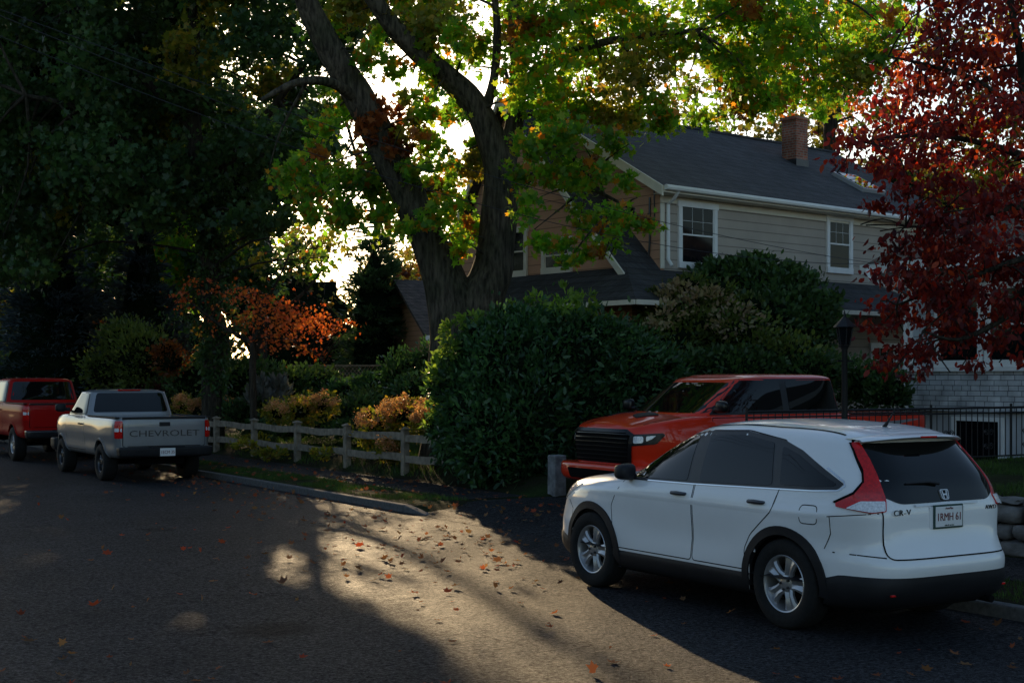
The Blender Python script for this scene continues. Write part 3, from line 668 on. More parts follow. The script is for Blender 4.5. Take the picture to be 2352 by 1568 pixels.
# ================================================================= PICKUPS
def pickup(name,label,cat,loc,rz,p):
    root=empty(name,label,cat,loc,rz,p.get('group')); C=Car(root)
    L,W,H,B,zb=p['L'],p['W'],p['H'],p['belt'],p['zb']; ya,yb=p['axles']; R=p['R']; c0,c1=p['cab']; r0,r1=p['roof']; paint=p['paint']
    drop=p.get('drop',.12)
    def deform(x,y,z):
        s=1 if x>=0 else -1
        fl=sum(math.exp(-((y-yy)/.45)**2) for yy in (ya,yb))*max(0,1-((z-.8)/.35)**2) if abs(z-.8)<.35 else 0
        if abs(x)>.6: x+=s*p.get('flare',.02)*fl
        if abs(x)>.6: x-=s*.012*math.exp(-((z-zb-.28)/.12)**2)
        if y>c1-.1:
            t=(y-c1+.1)/(L-c1+.1); z-=drop*t**1.6*max(0,min(1,(z-.75)/(B-.75)))
            if z>B-.25-drop*.5: z+=p.get('bulge',.03)*math.exp(-(x/.45)**4)*math.sin(math.pi*min(1,t*.95))
        return x,y,z
    K=[(zb,L-.35,.25,W*.88,6,18),(zb+.06,L-.2,.13,W*.94,6,18),(zb+.16,L-.11,.10,W*.975,6,18),(zb+.32,L-.07,.09,W*.985,6,18),(B-.33,L-.06,.09,W,6,18),(B-.2,L-.07,.09,W,6,18),(B-.1,L-.09,.09,W*.985,6,18),
       (B-.03,L-.13,.10,W*.96,6,18),(B-.005,L-.19,.115,W*.935,6,16),(B,L-.26,.15,W*.90,6,14),(B+.004,L-.8,.8,W*.6,5,8),(B+.006,L/2+.2,L/2-.2,.1,4,4)]
    v,f=loft(K,4,60,20,deform); bv=bvh_of(v,f); mb=MB(); mb.add(v,f,0); body=mb.obj('body',[paint,M['dark']],root)
    RA=R+.075
    cuts=[cyl_cutter(yy,R+.01,RA,a,b) for yy in (ya,yb) for a,b in ((-1.4,-.62),(.62,1.4))]
    cb=MB(); cb.box((-(W-.13),.17,.82),(W-.13,c0-.05,B+.5)); cuts.append(cb.obj('cutter',[]))
    cut(body,cuts); clear_arch(body,(ya,yb),R+.01,RA-.004,.72)
    for q in body.data.polygons:
        c=q.center; d=min(math.hypot(c.y-yy,c.z-R-.01) for yy in (ya,yb))
        if (d<RA+.002 and abs(c.x)<W+.02) or c.z<zb+.01 or (abs(c.x)<W-.12 and .165<c.y<c0-.04 and c.z<B-.012 and c.z>.8): q.material_index=1
        q.use_smooth=True
    body.data.set_sharp_from_angle(angle=math.radians(35))
    def lr(t): return c1+(r1-c1)*t,c0+(r0-c0)*t
    KC=[]
    for t,ww in ((-.12,.955),(0,.94),(.25,.905),(.5,.868),(.75,.828),(.88,.80)):
        yf,yr=lr(max(t,0)); KC.append((B+(H-B)*t,yf,yr,W*ww,6,9))
    yf,yr=lr(1); KC+=[(H-.045,yf-.03,yr+.03,W*.76,5.5,8),(H-.018,yf-.14,yr+.12,W*.68,5,6),(H-.004,yf-.4,yr+.3,W*.45,4,5),(H,(yf+yr)/2+.05,(yf+yr)/2-.05,.05,3,3)]
    v,f=loft(KC,5,44,22); bc=bvh_of(v,f); mb=MB(); mb.add(v,f,0); mb.obj('cab',[paint],root,True,sharp=40)
    zt=B+(H-B)*.84; zl=B+.045
    def yfz(z): return c1+(r1-c1)*(z-B)/(H-B)
    def yrz(z): return c0+(r0-c0)*(z-B)/(H-B)
    sp=p.get('split')
    A=[(yfz(zl)-.24,zl),(yfz(zt)-.13,zt)]
    rear=[(yrz(zt)+.13,zt),(yrz(zl)+.15,zl)]
    polys=[[A[0],A[1],rear[0],rear[1]]] if not sp else [[A[0],A[1],(sp+.06,zt),(sp+.06,zl)],[(sp-.07,zl),(sp-.07,zt),rear[0],rear[1]]]
    sur=[(A[0][0]+.06,zl-.03),(A[1][0]+.03,zt+.025),(rear[0][0]-.03,zt+.025),(rear[1][0]-.04,zl-.03)]
    C.panel(bc,'left',sur,.003,.008,.04,.08,mirror=True).objs('window_surround',[M['satin']],root,smooth=True)
    for q in polys: C.panel(bc,'left',q,.007,.006,.04,.08,mirror=True).objs('window',[M['glass']],root,smooth=True)
    C.panel(bc,'front',[(-W*.86,zl-.0),(-W*.74,zt+.03),(W*.74,zt+.03),(W*.86,zl-.0)],.004,.008,.06,.08).obj('windscreen',[M['glass']],root,True)
    C.panel(bc,'rear',[(-W*.80,zl+.02),(-W*.70,zt+.01),(W*.70,zt+.01),(W*.80,zl+.02)],.004,.008,.06,.08).obj('rear_window',[M['glass']],root,True)
    ds=[(c1-.28,c0+.07)] if not sp else [(c1-.28,sp+.005),(sp-.012,c0+.10)]
    for a,b in ds:
        q=[(a,zb+.10),(a+.02,B-.03),(b,B-.03),(b,zb+.10)]
        if b<ya+RA+.05: q=[(a,zb+.10),(a,B-.03),(b,B-.03),(b,B-.35),(ya+RA+.04,zb+.10)]
        do=C.panel(bv,'left',q,.0015,.01,.03,.09,mirror=True,seam=.012).objs('door',[paint,M['dark']],root,smooth=True)
        h=MB()
        for s in (-1,1): h.box((s*(W+.028)-.012,b+.10,B-.19),(s*(W+.028)+.012,b+.30,B-.155)); h.box((s*(W+.0)-.02,b+.12,B-.185),(s*(W+.0)+.02,b+.28,B-.16))
        h.objs('door_handle',[p.get('handle',M['black'])],do,bevel=.006)
    yt=C.proj(bv,'rear',0,B-.3,0).y
    tz0=p.get('tg0',zb+.17)
    tg=C.panel(bv,'rear',[(-(W-.17),tz0),(-(W-.17),B-.015),(W-.17,B-.015),(W-.17,tz0)],.012,.02,.02,.08,seam=.014).obj('tailgate',[paint,M['dark']],root,True)
    mb=MB(); mb.box((-(W-.16),yt-.02,B-.03),(W-.16,yt+.05,B+.012)); mb.obj('tailgate_cap',[M['black']],tg,bevel=.008)
    mb=MB(); mb.box((-.11,yt-.022,B-.17),(.11,yt,B-.09)); mb.obj('tailgate_handle',[M['black']],tg,bevel=.01)
    for s in (-1,1):
        mb=MB(); mb.box((s*(W-.075)-.045,.16,B-.01),(s*(W-.075)+.045,c0-.06,B+.014)); mb.obj('bed_rail',[M['black']],root,bevel=.006)
    s2=2**.5; uc=(-W-.09)/s2
    mb=C.panel(bv,'rl',[(uc-.06,B-.06),(uc+.105,B-.06),(uc+.105,B-.40),(uc-.06,B-.40)],.012,.03,.02,.05); C.panel(bv,'rl',[(uc-.05,B-.20),(uc+.10,B-.20),(uc+.10,B-.27),(uc-.05,B-.27)],.015,.01,.01,.05,m=1,mb=mb)
    mb.obj('tail_light',[M['redlens'],M['clearlens']],root,True,sharp=40); mb.flip().obj('tail_light',[M['redlens'],M['clearlens']],root,True,sharp=40)
    z0,z1=p['bump']; bm_=p.get('bumpmat',M['black'])
    v,f=loft([(z0,.16,-.02,W*.86,8,10),(z0+.03,.2,-.07,W*.93,8,10),(z1-.03,.2,-.09,W*.95,8,10),(z1,.2,-.06,W*.93,8,10),(z1+.002,.1,.03,W*.5,8,8)],4,12,24)
    mb=MB(); mb.add(v,f,0); mb.box((-.35,-.095,z1-.01),(.35,0,z1+.012),1); mb.obj('rear_bumper',[bm_,M['black']],root,True,sharp=40)
    if p.get('plate'): plate_part(root,(0,-.10,(z0+z1)/2+.0),p['plate'],frame=False)
    zf0,zf1=p.get('fb',(.42,.72))
    v,f=loft([(zf0,L-.02,L-.5,W*.86,4.5,8),(zf0+.05,L+.05,L-.5,W*.95,4.5,8),((zf0+zf1)/2,L+.07,L-.5,W*.985,4.5,8),(zf1-.03,L+.06,L-.5,W*.985,4.5,8),(zf1,L+.02,L-.5,W*.96,4.5,8),(zf1+.003,L-.2,L-.3,W*.5,4,4)],4,16,30)
    mb=MB(); mb.add(v,f,0); fb=mb.obj('front_bumper',[p.get('fbm',bm_)],root,True,sharp=40)
    bb=bvh_of(v,f); C.panel(bb,'front',[(-.6,zf0+.05),(-.66,zf1-.08),(.66,zf1-.08),(.6,zf0+.05)],.006,.02,.03,.08).obj('air_intake',[M['dark']],fb,True)
    gz0,gz1=zf1+.02,B-drop-.03; gw=p.get('gw',.62)
    g=C.panel(bv,'front',[(-gw,gz0),(-gw-.05,gz1-.06),(-gw+.06,gz1),(gw-.06,gz1),(gw+.05,gz1-.06),(gw,gz0)],.012,.05,.04,.08).obj('grille',[M['dark']],root,True)
    mb=MB()
    for i in range(7):
        z=gz0+.05+(gz1-gz0-.10)*i/6
        C.line(bv,'front',[(-gw+.02,z),(0,z+.006),(gw-.02,z)],.014,.03,mb=mb)
    C.line(bv,'front',[(-gw-.0,gz0+.01),(-gw-.05,gz1-.06),(-gw+.06,gz1),(gw-.06,gz1),(gw+.05,gz1-.06),(gw,gz0+.01)],.05,.04,mb=mb)
    mb.obj('grille_bars',[M['gloss']],g)
    F=fl_frame(L)
    def U(x,y): return (Vector((x,y,0))-Vector(F[0])).dot(Vector(F[1]))
    u0=U(-W*.985,L-.5); u1=U(-gw-.07,L-.07); hz0,hz1=gz1-.22,gz1-.03
    if p.get('big_lamp'): hz0,hz1=gz1-.42,gz1-.03
    mb=C.panel(bv,F,[(u0,hz1-.03),(u0+.03,hz1),(u1,hz1-.02),(u1,hz0),(u0+.12,hz0+.03)],.012,.03,.03,.05)
    C.panel(bv,F,[(u0+.12,hz1-.035),(u1-.22,hz1-.045),(u1-.22,hz1-.12),(u0+.18,hz1-.08)],.018,.01,.02,.04,m=1,mb=mb)
    C.panel(bv,F,[(u1-.18,hz1-.045),(u1-.03,hz1-.045),(u1-.03,hz0+.04),(u1-.18,hz0+.05)],.018,.01,.03,.04,m=1,mb=mb)
    mb.obj('headlight',[M['gloss'],M['clearlens']],root,True,sharp=40); mb.flip().obj('headlight',[M['gloss'],M['clearlens']],root,True,sharp=40)
    C.line(bv,'top',[(-W*.80,c1-.02),(-W*.82,c1+.4),(-W*.74,L-.3)],.012,.003,mirror=True).objs('bonnet_gap',[M['dark']],root)
    if p.get('scoop'):
        C.panel(bv,'top',[(-.42,c1+.30),(-.20,c1+.25),(-.24,c1+.66),(-.38,c1+.70)],.014,.02,.03,.06,mirror=True).objs('bonnet_vent',[M['black']],root,smooth=True)
    for s in (-1,1):
        mirror_part(root,s*W*.93,c1-.30,B+.14,p.get('mirm',M['black']),.11,.07,.12 if p.get('bigm') else .09,s,.08)
        for yy in (ya,yb): wheel(root,s*(W-.15),yy,R,p.get('tw',.27),p['rim'],s,p['rimm'],p.get('style','six'))
    mb=MB(); mb.box((-.45,.25,zb-.12),(.45,L-.5,zb+.06))
    for yy in (ya,yb): mb.tube([(-W+.25,yy,R),(W-.25,yy,R)],.06,10)
    mb.obj('chassis',[M['dark']],root)
    for yy in (ya,yb):
        a0,a1=math.radians(0),math.radians(180); ri,ro=RA-.012,RA+p.get('lip',.02)
        o=[(yy+ro*math.cos(a0+(a1-a0)*i/24),R+.01+ro*math.sin(a0+(a1-a0)*i/24)) for i in range(25)]+[(yy+ri*math.cos(a1+(a0-a1)*i/24),R+.01+ri*math.sin(a1+(a0-a1)*i/24)) for i in range(25)]
        C.panel(bv,'left',o,.014,.04,0,.06,mirror=True).objs('wheel_arch_trim',[p.get('lipm',paint)],root,smooth=True)
    return root,C,bv,bc,tg,yt
G1='vehicles parked along the street'
r,C,bv,bc,tg,yt=pickup('parked_pickup_truck','silver regular-cab pickup truck parked at the kerb by the rail fence','pickup truck',(8.72,26.75,0),0,
  dict(L=5.2,W=.985,H=1.81,belt=1.27,zb=.47,axles=(1.18,4.2),R=.37,cab=(2.25,3.98),roof=(2.42,3.25),paint=M['silver_paint'],drop=.12,bump=(.50,.70),plate='1ECM 35',rim=.205,rimm=M['dchrome'],style='five',group=G1,tg0=.72))
text('CHEVROLET',.17,(0,yt-.014,.955),tg,M['dchrome'],'tailgate_lettering',.003,sx=1.5)
mb=MB(); mb.box((-.24,2.44,1.775),(.24,2.50,1.80)); mb.obj('brake_light',[M['redlens']],r)
r,C,bv,bc,tg,yt=pickup('parked_pickup_truck','red heavy-duty crew-cab pickup truck parked at the kerb','pickup truck',(8.75,34.4,0),0,
  dict(L=6.2,W=1.01,H=2.04,belt=1.42,zb=.58,axles=(1.3,5.2),R=.42,cab=(2.3,4.75),roof=(2.48,4.0),split=3.5,paint=M['red_paint'],drop=.1,bump=(.58,.78),bumpmat=M['dchrome'],rim=.24,rimm=M['alloy'],style='eight',group=G1,bigm=1,tg0=.86,gw=.66,big_lamp=1))
for i in range(5):
    mb=MB(); mb.box((-.5+i*.25-.05,3.9,2.03),(-.5+i*.25+.05,4.0,2.06)); mb.obj('roof_marker_light',[M['black']],r,bevel=.01)
r,C,bv,bc,tg,yt=pickup('driveway_pickup_truck','orange-red crew-cab pickup truck parked nose-out in the driveway','pickup truck',(18.15,16.85,.14),math.pi/2,
  dict(L=6.15,W=1.02,H=1.97,belt=1.34,zb=.45,axles=(1.25,5.12),R=.41,cab=(1.95,5.0),roof=(2.08,4.0),split=3.25,paint=M['orange_paint'],drop=.17,bump=(.50,.70),fb=(.36,.64),fbm=M['orange_paint'],rim=.25,rimm=M['dchrome'],style='six',gw=.68,scoop=1,bulge=.09,flare=.04,handle=M['orange_paint'],mirm=M['gloss']))
C.panel(bv,'left',[(1.9,1.02),(1.9,1.16),(.55,1.24),(.3,1.24),(.9,1.16)],.003,.003,0,.09,mirror=True).objs('side_stripe',[M['silver_paint']],r,smooth=True)
# ================================================================= GROUND
def sstep(a,b,x):
    t=min(1,max(0,(x-a)/(b-a))); return t*t*(3-2*t)
def gz(x,y):
    if x<9.97: return -.05
    v=.12
    if y>=18.9:
        h=v+.26*sstep(12.25,12.95,x)*(1-.5*sstep(26,36,y))+.25*sstep(14,24,x)
    elif y>=14.45:
        h=.015+.11*sstep(9.9,11.2,x)+.06*sstep(12,20,x)
        e=sstep(18.4,18.9,y); h=h*(1-e)+(v+.1*sstep(12.25,12.95,x))*e if x>9.97 else h
    else:
        h=v if x<12.85 else .72+.012*(x-12.8)
    far=max(0,math.hypot(x-20,y-20)-60)
    return h+far*.02
def grid(name,xs,ys,zf,m,kind='structure'):
    v=[(x,y,zf(x,y)) for y in ys for x in xs]; nx=len(xs)
    f=[[j*nx+i,j*nx+i+1,(j+1)*nx+i+1,(j+1)*nx+i] for j in range(len(ys)-1) for i in range(nx-1)]
    mb=MB(); mb.add(v,f,0); o=mb.obj(name,[m],None,True,sharp=80); top(o,None,None,None,kind); return o
xs=[-300,-100,-30,-8,-1.2,0,4,9,9.96,9.98]+list(np.arange(10.2,22,.22))+list(np.arange(22.5,50,2))+[60,80,120,200,400]
ys=[-200,-60,-20,-8]+list(np.arange(-6,14.4,.5))+[14.44,14.46]+list(np.arange(14.7,40,.25))+list(np.arange(41,90,3))+[100,140,200,320,500]
o=grid('ground',xs,ys,gz,M['ground']); top(o,'garden soil and lawn beside the street','ground')
o=grid('road',list(np.linspace(-1.2,9.84,23)),list(np.linspace(-30,160,191)),lambda x,y:0,M['asphalt']); top(o,'worn asphalt residential street with cracks','road')
o=grid('sidewalk',list(np.linspace(11.05,12.25,7)),list(np.arange(19.1,110,.5)),lambda x,y:gz(x,y)+.006,M['walk']); top(o,'dark asphalt sidewalk beside the verge','sidewalk')
o=grid('sidewalk',list(np.linspace(11.05,12.45,7)),list(np.arange(-10,14.4,.5)),lambda x,y:gz(x,y)+.006,M['walk']); top(o,'dark asphalt sidewalk below the stone wall','sidewalk')
def dz(x,y):
    if x<9.9: return .003
    return max(.004,gz(max(9.98,x),min(max(y,14.5),18.35)))+.008
o=grid('driveway',[9.80,9.84,9.95]+list(np.linspace(10.1,20.8,43)),list(np.linspace(14.2,18.75,20)),dz,M['drive']); top(o,'asphalt driveway leading to the house','driveway')
def kerb(y0,y1,lab,taper=0):
    mb=MB(); y=y0
    while y<y1:
        e=min(y+1.8,y1); mb.box((9.845+random.uniform(-.006,.006),y+.006,-.05),(9.985,e-.006,.118+random.uniform(-.006,.006))); y=e
    if taper: mb.add([(9.845,y0-.7,-.05),(9.985,y0-.7,-.05),(9.985,y0,-.05),(9.845,y0,-.05),(9.845,y0-.7,.02),(9.985,y0-.7,.02),(9.985,y0,.115),(9.845,y0,.115)],[[0,3,2,1],[4,5,6,7],[0,1,5,4],[1,2,6,5],[2,3,7,6],[3,0,4,7]])
    o=mb.obj('kerb',[M['kerb']],None,bevel=.018); top(o,lab,'kerb',None,'structure')
kerb(18.9,110,'granite kerb edging the grass verge',1); kerb(-20,13.2,'granite kerb beside the white car')
P=[]
def scatter(n,cx,cy,sx,sy):
    P.append(np.stack([rng.normal(cx,sx,n),rng.normal(cy,sy,n)],1))
scatter(100,7.7,14.2,.8,1.8); scatter(35,6.6,12,1.2,2.2); scatter(60,5,14,3.2,5); scatter(170,8.8,20,.8,4); scatter(20,4.5,7.5,2.2,1.6); scatter(180,9.3,24,.5,8); scatter(180,10.5,24,.5,6); scatter(160,11.6,22,.5,5); scatter(25,9.2,6.2,.7,1); scatter(26,2.2,9.3,.9,.7); scatter(24,8.0,6.2,.9,.5); scatter(60,11,16,1.2,1.5)
P.append(np.stack([rng.uniform(0,9.8,120),rng.uniform(5,30,120)],1))
P=np.concatenate(P); P=P[(P[:,0]<12.2)]
Z=np.array([ (.012 if x<9.84 else gz(x,y)+.03) for x,y in P]); P3=np.column_stack([P,Z])
V,k=leaf_arrays(P3,.078,'maple',axis=np.tile([[0,0,0.]],(len(P3),1)),norm=np.tile([[0,0,1.]],(len(P3),1)),nw=3,svar=.32)
V=V.reshape(-1,k,3); A=V.mean(1,keepdims=True); zz=V[:,:,2]-P3[:,None,2]; V[:,:,2]=P3[:,None,2]+np.clip(zz*.8,-.008,.06)+.6*np.linalg.norm(V[:,:,:2]-A[:,:,:2],axis=2)*rng.random((len(V),1))
o=leafobj('fallen_leaves',[(V.reshape(-1,3),k,0)],[L_fall]); top(o,'dry red and brown leaves scattered on the asphalt','fallen leaves',None,'stuff')
def grass(n,x0,x1,y0,y1,s,name,lab):
    P=np.stack([rng.uniform(x0,x1,n),rng.uniform(y0,y1,n)],1)
    kz=np.array([noise.noise(Vector((a*.9,b*.9,3)))>-.12 for a,b in P]); P=P[kz]
    P3=np.column_stack([P,[gz(a,b)-.005 for a,b in P]])
    V,k=leaf_arrays(P3,s,'blade',axis=np.tile([[0,0,1.]],(len(P3),1)),ax_w=2.2)
    o=leafobj(name,[(V,k,0)],[L_grass]); top(o,lab,'grass',None,'stuff')
grass(34000,10.02,11.02,18.9,40,.06,'verge_grass','patchy grass verge between kerb and sidewalk')
grass(26000,12.95,19,9,14.3,.07,'lawn_grass','short lawn above the stone wall')
grass(9000,10.02,11.02,3,13,.06,'verge_grass','patchy grass verge near the white car')
grass(36000,12.4,18,22,42,.10,'garden_grass','grass and low growth behind the rail fence')
# ================================================================= FENCE, WALLS, RAILING, LAMP
root=empty('rail_fence','weathered two-rail wooden fence along the sidewalk','fence',(12.5,21.3,0))
ysf=[21.3+2.6*i for i in range(8)]
for i,y in enumerate(ysf):
    g=gz(12.5,y)-.05; mb=MB(); w=.065
    mb.box((-w,y-21.3-w,g),(w,y-21.3+w,g+.89)); mb.box((-w-.025,y-21.3-w-.025,g+.89),(w+.025,y-21.3+w+.025,g+.92))
    mb.add([(-w-.02,y-21.3-w-.02,g+.92),(w+.02,y-21.3-w-.02,g+.92),(w+.02,y-21.3+w+.02,g+.92),(-w-.02,y-21.3+w+.02,g+.92),(0,y-21.3,g+.96)],[[0,1,4],[1,2,4],[2,3,4],[3,0,4]])
    mb.obj('fence_post',[M['fence']],root,bevel=.008)
    if i<len(ysf)-1:
        y2=ysf[i+1]; g2=gz(12.5,y2)-.05
        for h in (.36,.76):
            mb=MB(); n=6; v=[]
            for j in range(n+1):
                t=j/n; yy=y-21.3+.04+(2.52)*t; zz=g+(g2-g)*t+h+.02*math.sin(t*5+i)
                v+=[(-.035,yy,zz-.075-.01*math.sin(j*2+i)),(.035,yy,zz-.07),(.03,yy,zz+.06),(-.03,yy,zz+.068+.01*math.sin(j*3))]
            f=[[j*4+a,j*4+(a+1)%4,j*4+4+(a+1)%4,j*4+4+a] for j in range(n) for a in range(4)]+[[0,1,2,3],[n*4+3,n*4+2,n*4+1,n*4]]
            mb.add(v,f); mb.obj('rail',[M['fence']],root)
mb=MB()
v=[(12.46+.23*a+.012*noise.noise(Vector((a*3,b*3,c*5))),18.64+.22*b,.0+.80*c+(.02*noise.noise(Vector((a*2,b*2,9))) if c==1 else 0)) for c in (0,.3,.65,1) for a,b in ((0,0),(1,0),(1,1),(0,1))]
f=[[j*4+q,j*4+(q+1)%4,j*4+4+(q+1)%4,j*4+4+q] for j in range(3) for q in range(4)]+[[12,13,14,15]]
mb.add(v,f); o=mb.obj('stone_pillar',[M['granite']],None,bevel=.02); top(o,'short grey granite pillar at the driveway edge','pillar')
def rubble(name,lab,x0,y0,x1,y1,h,base=.1,th=.35):
    mb=MB(); d=Vector((x1-x0,y1-y0,0)); L=d.length; d.normalize(); nrm=Vector((-d.y,d.x,0)); z=base
    while z<base+h-.02:
        rh=random.uniform(.16,.25); rh=min(rh,base+h-z+.03); s=-.1*random.random()
        while s<L:
            w=random.uniform(.2,.45); c=Vector((x0,y0,0))+d*(s+w/2); c.z=z+rh/2
            bm=bmesh.new(); bmesh.ops.create_icosphere(bm,subdivisions=2,radius=1)
            sd=Vector((random.random()*50,random.random()*50,0)); v=[]
            for p in bm.verts:
                q=p.co.copy(); q=Vector([math.copysign(abs(t)**.55,t) for t in q])*(.82+.25*noise.noise(p.co*1.3+sd))
                v.append(c+d*q.x*w*.55+nrm*q.y*th*.55+Vector((0,0,q.z*rh*.56)))
            mb.add(v,[[w2.index for w2 in f.verts] for f in bm.faces]); bm.free(); s+=w
        z+=rh*.92
    mb.box((min(x0,x1)-.0,min(y0,y1),base-.1),(max(x0,x1)+.06,max(y0,y1),base+h-.1),1) if abs(x1-x0)<.5 else mb.box((x0,y0-.05,base-.1),(x1,y0+.05,base+h-.1),1)
    o=mb.obj(name,[M['rock'],M['dark']],None,True,sharp=50); top(o,lab,'wall')
rubble('stone_wall','rough fieldstone retaining wall holding up the lawn',12.72,3.5,12.72,14.3,.62)
rubble('stone_wall','fieldstone wall running beside the driveway',12.9,14.42,20.5,14.42,.60)
def railing(name,lab,a,b,h,base):
    a,b=Vector(a),Vector(b); L=(b-a).length; d=(b-a)/L; mb=MB()
    for z in (.1,h-.08,h): mb.tube([a+Vector((0,0,base+z)),b+Vector((0,0,base+z))],.014 if z<h else .02,6)
    n=int(L/.13)
    for i in range(n+1):
        p=a+d*(L*i/n); big=(i%14==0)
        mb.tube([p+Vector((0,0,base-(.1 if big else -.1))),p+Vector((0,0,base+h+(.06 if big else 0)))],.02 if big else .008,6)
        if i%7==3:
            for s in (-1,1):
                pts=[]
                for j in range(15):
                    t=j/14; r=.055*(1-.75*t); an=t*4.2*math.pi/1.3
                    pts.append(p+d*(s*(.06)+s*r*math.cos(an))+Vector((0,0,base+h*.55+r*math.sin(an))))
                mb.tube(pts,.007,5)
                pts=[q+Vector((0,0,-.22)) for q in pts]; mb.tube(pts,.007,5)
    o=mb.obj(name,[M['iron']],None,True); top(o,lab,'railing')
railing('iron_railing','black wrought-iron railing along the driveway edge',(12.9,14.55,0),(20.4,14.55,0),.86,.72)
root=empty('street_lamp','black post lantern standing on the lawn by the driveway','lamp post',(13.55,13.35,.72))
mb=MB(); mb.tube([(0,0,-.1),(0,0,.1),(0,0,.12),(0,0,1.7),(0,0,1.74)],[.075,.075,.045,.04,.06],12); mb.tube([(-.14,0,1.55),(.14,0,1.55)],.012,6); mb.obj('post',[M['iron']],root,True)
mb=MB(); hh=[(0.05,1.72),(.07,1.76),(.11,2.0),(.16,2.0),(.02,2.14),(.02,2.17)]
n=6; v=[(r_*math.cos(k*math.pi/3),r_*math.sin(k*math.pi/3),z) for r_,z in hh for k in range(n)]
f=[[i*n+k,i*n+(k+1)%n,(i+1)*n+(k+1)%n,(i+1)*n+k] for i in range(len(hh)-1) if i!=1 for k in range(n)]
mb.add(v,f); 
for k in range(6):
    a=k*math.pi/3; mb.tube([(.07*math.cos(a),.07*math.sin(a),1.76),(.11*math.cos(a),.11*math.sin(a),2.0)],.008,5)
mb.tube([(0,0,2.14),(0,0,2.22)],[.02,.006],6); lan=mb.obj('lantern',[M['iron']],root)
mb=MB(); mb.add([(r_*math.cos(k*math.pi/3),r_*math.sin(k*math.pi/3),z) for r_,z in ((.064,1.765),(.104,1.995)) for k in range(6)],[[k,(k+1)%6,6+(k+1)%6,6+k] for k in range(6)]); mb.obj('lamp_glass',[M['winglass']],lan)
# ================================================================= HOUSES
def window(root,O,U,Nn,w,h,cols=2,rows=2,trim=.11,m=None,name='window'):
    O,U,Nn=Vector(O),Vector(U).normalized(),Vector(Nn).normalized(); Z=Vector((0,0,1)); m=m or M['trim']
    mb=MB(); iw,ih=w-2*trim,h-2*trim
    mb.prism([(-iw/2,-ih/2),(iw/2,-ih/2),(iw/2,ih/2),(-iw/2,ih/2)],O+Nn*.012,U,Z,Nn,.004); win=mb.obj(name,[M['winglass']],root)
    f=MB()
    def bar(a0,b0,a1,b1,d=.05,s=0.018): f.prism([(a0,b0),(a1,b0),(a1,b1),(a0,b1)],O+Nn*s,U,Z,Nn,d-s)
    bar(-w/2,-h/2-.03,w/2,-h/2+trim,.065,.0); bar(-w/2-.03,h/2-trim,w/2+.03,h/2+.02,.06,.0); bar(-w/2,-h/2+trim,-w/2+trim,h/2-trim,.05,0); bar(w/2-trim,-h/2+trim,w/2,h/2-trim,.05,0)
    bar(-iw/2,-.018,iw/2,.018,.035)
    bar(-iw/2,-ih/2,-iw/2+.025,-.018,.03); bar(iw/2-.025,-ih/2,iw/2,-.018,.03);bar(-iw/2,.018,-iw/2+.025,ih/2,.03); bar(iw/2-.025,.018,iw/2,ih/2,.03)
    for i in range(1,cols+1):
        if cols: x=-iw/2+iw*i/(cols+1); bar(x-.004,.018,x+.004,ih/2,.022)
    if rows: bar(-iw/2+.025,ih*.25-.004,iw/2-.025,ih*.25+.004,.024)
    f.obj('frame',[m],win); return win
def slab(mb,pts,th,m=0):
    pts=[Vector(p) for p in pts]; n=(pts[1]-pts[0]).cross(pts[2]-pts[0]).normalized()
    if n.z<0: pts=pts[::-1]; n=-n
    k=len(pts); v=pts+[p-n*th for p in pts]
    mb.add(v,[list(range(k)),[k+i for i in range(k)][::-1]]+[[i,(i+1)%k,k+(i+1)%k,k+i] for i in range(k)],m)
H1=empty('house','beige and tan clapboard house with dark shingle roof','house',(18.6,23.75,0),math.atan2(.14,.99))
XE=11.2
mb=MB()
mb.prism([(-.1,.2),(-.1,4.25),(4,8.38),(6.3,4.5),(6.3,.2)],(-.95,0,0),(0,1,0),(0,0,1),(1,0,0),.15)
mb.prism([(0,4.2),(0,6.2),(4,8.4)],(0,0,0),(0,1,0),(0,0,1),(1,0,0),.12)
mb.obj('wall',[M['sid_tan']],H1)
mb=MB(); mb.box((0.125,0,4.0),(XE,.15,6.22)); mb.box((-.79,-.05,.2),(XE,.2,3.99)); mb.box((XE-.15,.21,.2),(XE,6.2,4.2)); mb.box((-.79,6.15,.2),(XE-.16,6.3,4.2))
mb.prism([(.2,4.2),(.2,6.2),(4,8.4),(6.3,4.2)],(XE-.15,0,0),(0,1,0),(0,0,1),(1,0,0),.15)
mb.obj('wall',[M['sid_grey']],H1)
mb=MB()
slab(mb,[(-1.2,-.35,4.02),(0,-.35,4.02),(0,4.0,8.52),(-1.2,4.0,8.52)],.12)
slab(mb,[(-1.2,6.6,4.1),(XE+.3,6.6,4.1),(XE+.3,4.0,8.52),(-1.2,4.0,8.52)],.12)
slab(mb,[(-.28,-.35,6.13),(XE+.3,-.35,6.13),(XE+.3,4.0,8.56),(-.28,4.0,8.56)],.12)
slab(mb,[(-2.1,-1.35,3.62),(XE+.3,-1.35,3.62),(XE+.3,.02,4.38),(-1.0,.02,4.38)],.1)
slab(mb,[(-2.1,-1.35,3.62),(-1.0,.02,4.38),(-1.0,4.6,4.38),(-2.1,4.8,3.62)],.1)
mb.tube([(-.28,4,8.56),(XE+.3,4,8.56)],.06,6)
roof=mb.obj('roof',[M['shingle']],H1)
mb=MB(); mb.box((7.6,2.36,7.2),(8.08,2.84,8.86)); mb.box((7.56,2.32,8.86),(8.12,2.88,8.94)); mb.box((7.58,2.34,7.3),(8.10,2.86,7.82),1); mb.obj('chimney',[M['brick'],M['dchrome']],roof)
